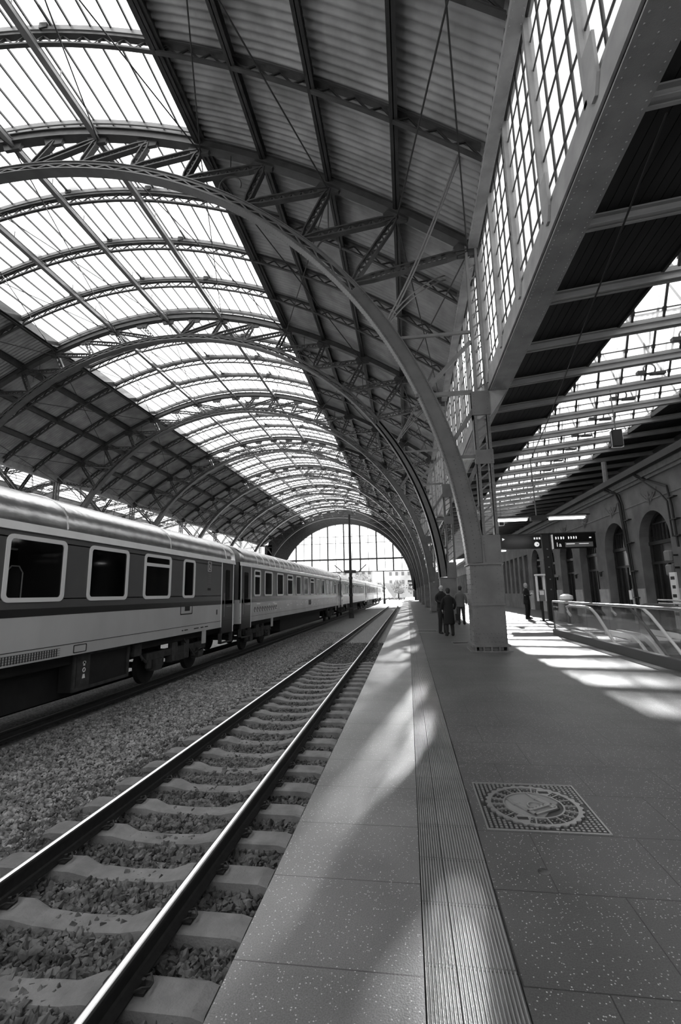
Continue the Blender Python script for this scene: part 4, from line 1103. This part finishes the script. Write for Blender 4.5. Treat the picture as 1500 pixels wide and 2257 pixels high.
# ------------------------------------------------------------------ glass barrier and escalators
e = empty('glass_barrier', 'glass barrier with steel handrail and dark kerb around the escalator well', 'barrier', (4.85, 17.0, 0))
b = MB(); b.box(-.07, .07, -12.4, 0, 0, .19); b.build('kerb', 'kerb_steel', e)
b = MB(); b.tube([(0, -12.4, 1.1), (0, -.05, 1.1), (.04, 0.0, 1.1), (.1, .02, 1.1)], .032, 10); b.build('handrail', 'handrail_steel', e)
for k in range(8):
    y1 = -.02 - 1.5 * k
    g = MB(); g.box(-.008, .008, y1 - 1.48, y1, .16, 1.07); g.build('glass_panel', 'barrier_glass', e)
b = MB(); b.box(-.02, .02, -.03, .01, .1, 1.08); b.build('end_post', 'kerb_steel', e)
e = empty('glass_barrier', 'glass barrier on the far side of the escalator well, twin steel rails', 'barrier', (8.0, 16.6, 0))
b = MB(); b.box(-.07, .07, -12, 0, 0, .19); b.build('kerb', 'kerb_steel', e)
b = MB(); b.tube([(0, -12, 1.1), (0, 0, 1.1)], .03, 8); b.tube([(0, -12, 1.0), (0, 0, 1.0), (0, .06, .9), (0, .0, .8)], .022, 8); b.build('handrail', 'handrail_steel', e)
for k in range(8):
    y1 = -.02 - 1.5 * k; g = MB(); g.box(-.008, .008, y1 - 1.48, y1, .16, .98); g.build('glass_panel', 'barrier_glass', e)
def escalator(x0, x1, label):
    e = empty('escalator', label, 'escalator', (0, 0, 0), group='escalators going down')
    ang = math.radians(34); ta = math.tan(ang); yt = 14.7
    def path(off, ext=2.0):
        P_ = [(yt + ext, off - .32), (yt + ext + .25, off - .2), (yt + ext + .3, off - .05), (yt + ext, off)]
        P_ += [(yt + .5, off), (yt + .15, off - .04), (yt - .25, off - .22)]
        P_ += [(yt - .25 - k, off - .22 - k * ta) for k in (1, 3, 5.5)]
        return P_
    for x in (x0, x1):
        b = MB(); b.tube([(x, y, z) for y, z in path(.96)], .042, 8); b.build('handrail', 'rubber' if x == x1 else 'frame_alu', e)
        p_ = path(.96)[3:]; g = MB(); V = [(x, y, z - .03) for y, z in p_] + [(x, y, z - .8) for y, z in p_]; k = len(p_)
        g.add(V, [(i, i + 1, k + i + 1, k + i) for i in range(k - 1)]); g.build('balustrade', 'barrier_glass', e)
        s = MB()
        for a, c in zip(p_, p_[1:]): s.beam((x, a[0], a[1] - .86), (x, c[0], c[1] - .86), .1, .16, (0, 0, 1))
        s.build('skirt', 'frame_alu', e)
    b = MB(); b.box(x0 + .1, x1 - .1, yt + .1, yt + 2.2, -.05, .012); b.build('landing_plate', 'frame_alu', e)
    b = MB(); y = yt; z = 0
    while y > 8.5:
        b.box(x0 + .1, x1 - .1, y - .4, y, z - .25, z - .01); y -= .38; z -= .38 * ta
    b.build('steps', 'kerb_steel', e)
escalator(5.3, 6.35, 'escalator nearer the platform edge, going down behind the glass barrier')
escalator(6.7, 7.65, 'escalator nearer the station building, going down beside the other one')
b = MB(); b.box(4.9, 5.0, HY0, HY1, -5, 0); b.box(HX1, HX1 + .1, HY0, HY1, -5, 0); b.box(4.9, 8, HY1, HY1 + .1, -5, -.3); b.box(4.9, 8, HY0 - .1, HY0, -5, -.3); b.box(4.9, 8, HY0, HY1, -5.1, -5)
struct(b.build('wall_front', 'granite'), 'stone lining of the escalator well', 'wall')

# ------------------------------------------------------------------ hanging lamp, signs, phone, loudspeakers
e = empty('hanging_lamp', 'hanging bar with two twin-tube lights behind the big pedestal', 'lamp', (5.45, 20, 4.42))
b = MB(); b.box(-1.9, 2.0, -.05, .05, .06, .12); b.box(-.3, .3, -.14, .14, -.1, .06); b.box(-1.9, 2.0, -.14, -.1, .06, .09); b.build('crossbar', 'black', e)
b = MB(); b.tube([(-.05, 0, .1), (-.08, 0, 2.6)], .025, 8); b.build('rod', 'steel_light', e)
for s, (a, c) in enumerate(((-1.75, -.4), (.42, 1.85))):
    h = MB(); h.box(a, c, -.13, .13, -.0, .05); ho = h.build('lamp_housing', 'white_paint', e)
    for yy in (-.08, .08):
        t = MB(); t.tube([(a + .04, yy, -.05), (c - .04, yy, -.05)], .03, 8); t.build('tube', 'tube_light', ho)
e = empty('sign_post', 'dark riveted post carrying two departure signs left and right', 'sign post', (7.0, 24.6, 0))
b = MB(); b.box(-.22, -.16, -.1, .1, 0, 4.3); b.box(.14, .2, -.1, .1, 0, 4.3); b.box(-.2, .2, -.04, .04, 0, 4.3); b.box(-.3, .28, -.2, .2, 0, .04); b.build('post', 'black', e)
b = MB()
for z in (3.5, 3.1, 2.6, 2.0, 1.5): b.tube([(-.0, -.1, z), (0, -.02, z)], .035, 8)
b.box(-.5, -.2, -.05, .05, 2.92, 3.0); b.box(.2, .4, -.05, .05, 2.1, 2.2); b.build('fitting', 'sign_grey', e)
b = MB(); b.box(-2.4, 2.35, -.1, .1, 4.24, 4.3); b.build('crossbar', 'black', e)
lf = MB(); lf.box(-2.35, -.28, -.14, .14, 3.55, 4.22); lfo = lf.build('left_sign', 'black_gloss', e)
b = MB(); b.tube([(-.5, -.145, 3.75), (-.5, -.16, 3.75)], .12, 20); b.build('clock_face', 'sign_white', lfo)
b = MB(); b.beam((-.5, -.165, 3.75), (-.42, -.165, 3.77), .02, .01); b.beam((-.5, -.165, 3.75), (-.44, -.165, 3.72), .02, .01); b.build('clock_hands', 'black', lfo)
b = MB()
for x in (-.62, -.5, -.38): b.box(x, x + .07, -.15, -.142, 4.0, 4.1)
b.prism([(-2.15, 3.98), (-2.02, 4.05), (-2.15, 4.12)], -.15, -.142, 'y'); b.build('sign_symbols', 'sign_white', lfo)
b = MB(); b.box(-2.35, -2.0, -.12, .12, 3.46, 3.5); b.build('light_strip', 'tube_light', lfo)
rt = MB(); rt.box(.3, 2.3, -.14, .14, 3.5, 4.22); rto = rt.build('right_sign', 'black_gloss', e)
b = MB(); b.box(.85, 2.15, -.15, -.142, 3.56, 3.8); b.build('display', 'sign_grey', rto)
b = MB(); x = .42
for i, wd in enumerate((.07, .05, .09, .07, 0, .07, .07, .08, .06)):
    if wd: b.box(x, x + wd * .7, -.15, -.142, 3.98, 4.08); b.box(x, x + wd * .35, -.15, -.142, 3.96, 4.1)
    x += .12
b.box(2.0, 2.1, -.15, -.142, 3.98, 4.04); b.box(.9, 1.3, -.158, -.151, 3.7, 3.74); b.box(1.5, 1.95, -.158, -.151, 3.7, 3.73); b.build('sign_symbols', 'sign_white', rto)
text_mesh('platform_number', '1a', .3, 'sign_white', rto, (.4, -.146, 3.6), (pi / 2, 0, 0))
e = empty('telephone', 'white public telephone on a dark stand left of the sign post', 'telephone', (6.45, 24.3, 0))
b = MB(); b.tube([(0, 0, 0), (0, 0, 1.0)], .06, 10); b.box(-.15, .15, -.1, .15, 0, .03); b.build('stand', 'black', e)
b = MB(); b.box(-.17, .17, -.1, .1, .95, 1.5); b.build('body', 'sign_grey', e)
b = MB(); b.box(-.19, -.15, -.15, .12, .95, 2.2); b.box(.15, .19, -.15, .12, .95, 2.2); b.box(-.22, .22, -.2, .14, 2.18, 2.26); b.build('hood', 'white_paint', e)
b = MB(); b.box(-.1, .1, -.12, -.1, 1.25, 1.45); b.build('keypad', 'white_paint', e); b = MB(); b.tube([(-.13, -.12, 1.1), (-.14, -.14, 1.25), (-.13, -.12, 1.4)], .02, 8); b.build('handset', 'black', e)
for (x, y, z, s, lab) in ((6.43, 14.49, 5.95, 1.0, 'dark loudspeaker box hanging from the canopy, nearer one'), (6.3, 31.59, 6.0, 1.0, 'dark loudspeaker box hanging from the canopy, farther one')):
    e = empty('loudspeaker', lab, 'loudspeaker', (x, y, z), group='loudspeakers under the canopy')
    b = MB(); b.box(-.13, .13, -.1, .1, -.25, .25); b.build('cabinet', 'black', e)
    b = MB(); b.frame(rrect(-.17, .17, -.3, .27, .05, 3), rrect(-.14, .14, -.27, .26, .04, 3), -.03, .03, 'y'); b.build('bracket', 'chrome', e)
    b = MB(); b.tube([(0, 0, .27), (-.02, 0, cz(x) + .1 - z)], .02, 6); b.build('rod', 'steel_light', e)
# cable strung beneath the canopy to the lamp
pts = [(3.2, 5, 6.9), (3.7, 9, 6.7), (4.4, 14, 6.55), (5.0, 18, 6.7), (5.37, 20, 6.9)]
b = MB(); b.tube(pts, .015, 6); e = b.build('cable', 'black'); tag(e, 'thin black cable slung under the boarded canopy ceiling', 'cable')

# ------------------------------------------------------------------ people
def person(label, loc, rz, h=1.75, coat='cloth_black', legs='cloth_dark', hair='hair_dark', hem=.55, arms='down', sex='m', bald=False, lean=0.0, stride=0.0, group=None):
    e = empty('person', label, 'person', loc, rz, group); k = h / 1.75
    V = []; E = []; Rr = []
    def v(p, r, par=None):
        V.append(tuple(c * k for c in p)); Rr.append((r[0] * k, r[1] * k) if isinstance(r, tuple) else (r * k, r * k)); i = len(V) - 1
        if par is not None: E.append((par, i))
        return i
    pel = v((0, 0, .95), (.12, .085)); wst = v((0, .01, 1.1), (.11, .08), pel); chs = v((0, .015, 1.3), (.12, .08), wst); nk = v((0, .0, 1.47), .055, chs)
    nk2 = v((0, -.01, 1.53), .05, nk); hd = v((0, -.015, 1.6), (.07, .08), nk2); hd2 = v((0, -.01, 1.68), (.072, .088), hd); v((0, 0, 1.735), (.04, .05), hd2)
    v((0, -.095, 1.612), .007, hd)                       # nose
    for s in (-1, 1): v((s * .078, .0, 1.62), .01, hd)    # ears
    J = {}
    for s in (-1, 1):
        sh = v((s * .15, .01, 1.385), .03, chs)
        if arms == 'folded' or (arms == 'cup' and s == 1): el = (s * .24, -.02, 1.15); wr = (s * .05, -.24, 1.2)
        elif arms == 'cup': el = (s * .23, .02, 1.14); wr = (s * .12, -.22, 1.1)
        elif arms == 'hip' : el = (s * .27, .03, 1.15); wr = (s * .22, -.1, .95)
        elif arms == 'swing': el = (s * .27, .04, 1.16); wr = (s * (.36 if s > 0 else .25), -.04, .93)
        else: el = (s * .23, .03, 1.14); wr = (s * .23, -.04, .9)
        a = v(el, .026, sh); b_ = v(wr, .022, a); J[s] = (sh, el, wr)
        d = np.array(wr) - np.array(el); d /= np.linalg.norm(d); pr = np.array((s * 1., 0, 0)) if abs(d[0]) < .6 else np.array((0, 0, 1.)); sd = np.cross(d, pr); sd /= np.linalg.norm(sd)
        pm = v(tuple(np.array(wr) + d * .055), (.03, .02), b_)
        for q, L_ in ((-.03, .06), (-.01, .075), (.01, .07), (.03, .055)):
            f1 = v(tuple(np.array(wr) + d * (.09) + sd * q), .0085, pm); v(tuple(np.array(wr) + d * (.09 + L_ * .9) + sd * q * 1.1 - pr * .012 * s), .007, f1)
        th = v(tuple(np.array(wr) + d * .05 - sd * .045), .01, b_); v(tuple(np.array(wr) + d * .085 - sd * .055), .008, th)
        hp = v((s * .08, 0, .88), .065, pel); kn = v((s * .1, -.02 + s * stride * .5, .5), .045, hp); an = v((s * .11, .02 + s * stride, .08), .028, kn); v((s * .12, -.1 + s * stride, .04), .015, an)
        J[s] += ((s * .09, 0, .88), (s * .1, -.02 + s * stride * .5, .5), (s * .11, .02 + s * stride, .1))
    me = bpy.data.meshes.new('body'); me.from_pydata(V, E, []); o = bpy.data.objects.new('body', me); COL.objects.link(o); o.parent = e
    sk = o.modifiers.new('skin', 'SKIN'); sk.use_smooth_shade = True; o.modifiers.new('sub', 'SUBSURF').levels = 2; o.modifiers['sub'].render_levels = 2
    for i, r in enumerate(Rr): me.skin_vertices[0].data[i].radius = r
    me.skin_vertices[0].data[0].use_root = True
    me.materials.append(MATS['skin'])
    if not bald:
        b = MB(); zs = [1.56, 1.6, 1.66, 1.7, 1.74, 1.765, 1.778]; rs = [.05, .068, .082, .088, .08, .055, .01]; yo = [.045, .035, .026, .012, .006, .004, .004]
        b.tube([(0, y_, z) for y_, z in zip(yo, zs)], rs, 16)
        b.v[-1] *= k; b.build('hair', hair, e, smooth=True)
    else:
        b = MB(); b.tube([(0, .045, 1.55), (0, .05, 1.6), (0, .045, 1.66)], [.05, .06, .045], 12); b.v[-1] *= k; b.build('hair', hair, e, smooth=True)
    # jacket / coat: body loft and sleeves
    b = MB(); wd = .0 if sex == 'm' else .01
    zs = [hem, hem + .02] + [z for z in (.8, .95, 1.1, 1.25, 1.34, 1.4, 1.44, 1.47, 1.5, 1.53) if z > hem + .05]
    prof = {.8: (.19, .15), .95: (.19, .145), 1.1: (.17, .13), 1.25: (.19, .135), 1.34: (.2, .13), 1.4: (.195, .12), 1.44: (.16, .105), 1.47: (.11, .09), 1.5: (.072, .075), 1.53: (.066, .07)}
    rx = [.2 + wd, .205 + wd] + [prof[z][0] for z in zs[2:]]; ry = [.15, .155] + [prof[z][1] for z in zs[2:]]
    b.tube([(0, .01, z) for z in zs], rx, 16, r2=ry)
    for s in (-1, 1):
        _, el, wr = J[s][:3]; b.tube([(s * .11, .01, 1.4), (s * .165, .01, 1.385), (s * .2, .012, 1.33), el, wr], [.03, .056, .064, .056, .042], 12)
    for q in range(len(b.v)): b.v[q] = b.v[q] * k
    co_ = b.build('coat', coat, e, smooth=True); co_.modifiers.new('sub', 'SUBSURF').levels = 1
    b = MB()
    for s in (-1, 1): b.tube([(s * .028, -.098, 1.65), (s * .028, -.088, 1.65)], [.003, .007], 8)
    b.v[:] = [q * k for q in b.v]; b.build('eyes', 'black', e)
    b = MB(); b.tube([(-.02, -.093, 1.575), (0, -.1, 1.573), (.02, -.093, 1.575)], .005, 6); b.v[:] = [q * k for q in b.v]; b.build('mouth', 'seat_fabric', e)
    for s in (-1, 1):
        _, _, _, hp, kn, an = J[s]
        b = MB(); b.tube([(hp[0], hp[1], .92), (kn[0], kn[1], kn[2]), (an[0], an[1], an[2] + .0), (an[0], an[1] - .01, .05)], [.11, .078, .06, .062], 12); b.v[-1] *= k; b.build('trouser_leg', legs, e, smooth=True)
        b = MB(); b.tube([(an[0], an[1] + .06, .04), (an[0], an[1] - .02, .045), (an[0] + s * .01, an[1] - .13, .035), (an[0] + s * .015, an[1] - .2, .025)], [.035, .05, .042, .02], 10, r2=[.035, .048, .045, .03]); b.v[-1] *= k
        b.build('shoe', 'cloth_black', e, smooth=True)
    return e
pA = person('short-haired woman in a long black coat, seen from behind left of the pedestal', (1.36, 16.8, 0), pi + .15, 1.6, hem=.42, arms='hip', sex='f', coat='cloth_black')
pB = person('balding man in black standing behind the woman in the long coat', (1.2, 17.7, 0), .5, 1.75, hem=.8, arms='cup', bald=True, legs='cloth_black')
pC = person('person in a grey jacket and dark trousers, one arm held out, beside the pedestal', (2.36, 22.3, 0), pi - .2, 1.72, coat='cloth_grey', hem=.8, arms='swing', stride=.06)
pD = person('grey-haired man in a dark suit standing with a cup near the telephone', (6.2, 26.2, 0), .9, 1.84, coat='cloth_black', legs='cloth_black', hair='hair_grey', hem=.72, arms='folded')
b = MB(); b.tube([(0, 0, 0), (0, 0, .1)], [.03, .038], 12); cup = b.build('paper_cup', 'white_paint'); tag(cup, 'white paper cup held by the grey-haired man', 'cup')
cup.location = (6.42, 26.02, 1.26)
e = empty('handbag', 'black handbag hanging at the side of the woman in the long coat', 'bag', (1.63, 16.68, .62)); b = MB(); b.prism(rrect(-.05, .05, -.1, .12, .02), -.13, .13, 'y'); b.build('bag_body', 'cloth_black', e); b = MB(); b.tube([(0, -.1, .12), (0, -.06, .3), (0, .06, .3), (0, .1, .12)], .01, 6); b.build('bag_handle', 'cloth_black', e)
e = empty('seat', 'pale rounded seat back behind the glass barrier, beside the sign post', 'seat', (7.25, 23.2, 0)); b = MB(); b.tube([(0, 0, .95), (0, 0, 1.05), (0, 0, 1.2), (0, 0, 1.28)], [.2, .3, .28, .1], 14); b.build('seat_back', 'frame_alu', e); b = MB(); b.tube([(0, 0, 0), (0, 0, .97)], .09, 8); b.build('leg', 'kerb_steel', e)

# ------------------------------------------------------------------ what stands outside, beyond the end screen
def block(x0, x1, y0, y1, h, label, floors, cols, m='hazed_facade'):
    e = empty('building', label, 'building', ((x0 + x1) / 2, y0, 0)); w_ = (x1 - x0) / 2
    b = MB(); b.box(-w_, w_, 0, y1 - y0, -1, h); b.build('wall', m, e)
    b = MB(); b.prism([(-w_ - .5, h), (w_ + .5, h), (w_ - 2, h + 3), (-w_ + 2, h + 3)], 0, y1 - y0, 'y'); b.build('roof', 'facade_dark', e)
    for i in range(floors):
        b = MB()
        for j in range(cols):
            x = -w_ + (j + .5) * 2 * w_ / cols; z = 1.5 + i * (h - 1) / floors; b.box(x - .6, x + .6, -.05, .02, z, z + 1.7)
        b.build('window_row', 'facade_dark', e)
block(-34, -14, 190, 205, 16, 'haze-pale building seen through the left of the glass screen', 4, 8)
block(-9, 16, 215, 230, 20, 'haze-pale building with many windows beyond the open track', 5, 9)
block(20, 45, 170, 190, 12, 'haze-pale building right of the platform end', 3, 8)
for i, (x, y, z, L_) in enumerate(((2.6, 128, 4.2, 9), (2.9, 150, 3.6, 9))):
    e = empty('platform_canopy', 'small dark canopy over the far platform, %s' % ('nearer' if i == 0 else 'farther'), 'canopy', (x, y, 0))
    b = MB(); b.box(-2.6, 3, -4, 4, z, z + .35); b.build('canopy_roof', 'black', e); b = MB(); b.box(-.1, .1, -.1, .1, 0, z); b.build('post', 'steel_dark', e)
e = empty('footbridge', 'stone arch of a road bridge across the far tracks', 'bridge', (-1.5, 178, -1))
b = MB(); n = 14; a_ = [(-3.6 * math.cos(pi * i / n) , 3.4 * math.sin(pi * i / n)) for i in range(n + 1)]; o2_ = [(-8 + 16 * i / n, 6.3 - .12 * i) for i in range(n + 1)]
b.strip(a_, o2_, 0, 4); b.build('arch', 'hazed_facade', e)
for i in range(9):
    x = -40 + i * 6 + rng.uniform(-1, 1); y = 168 + rng.uniform(-6, 6); r = rng.uniform(2.2, 3.6)
    e = empty('tree', 'bushy tree beyond the end screen, %s from the left' % ORD[i], 'tree', (x, y, -1), group='trees beyond the hall')
    b = MB(); b.tube([(0, 0, 0), (0, 0, r * 1.2)], [.3, .18], 8); b.build('trunk', 'steel_dark', e)
    n = 260; c_ = rng.normal(size=(n, 3)); c_ /= np.linalg.norm(c_, axis=1)[:, None]; c_ *= (r * rng.uniform(.5, 1, (n, 1))); c_[:, 2] += r * 1.8
    b = MB()
    for q in c_:
        s = rng.uniform(.3, .6); u_ = rng.normal(size=3); u_ /= np.linalg.norm(u_); v_ = np.cross(u_, rng.normal(size=3)); v_ /= np.linalg.norm(v_); b.add([q, q + u_ * s, q + u_ * s + v_ * s, q + v_ * s], [(0, 1, 2, 3)])
    b.build('crown', 'leaf', e)
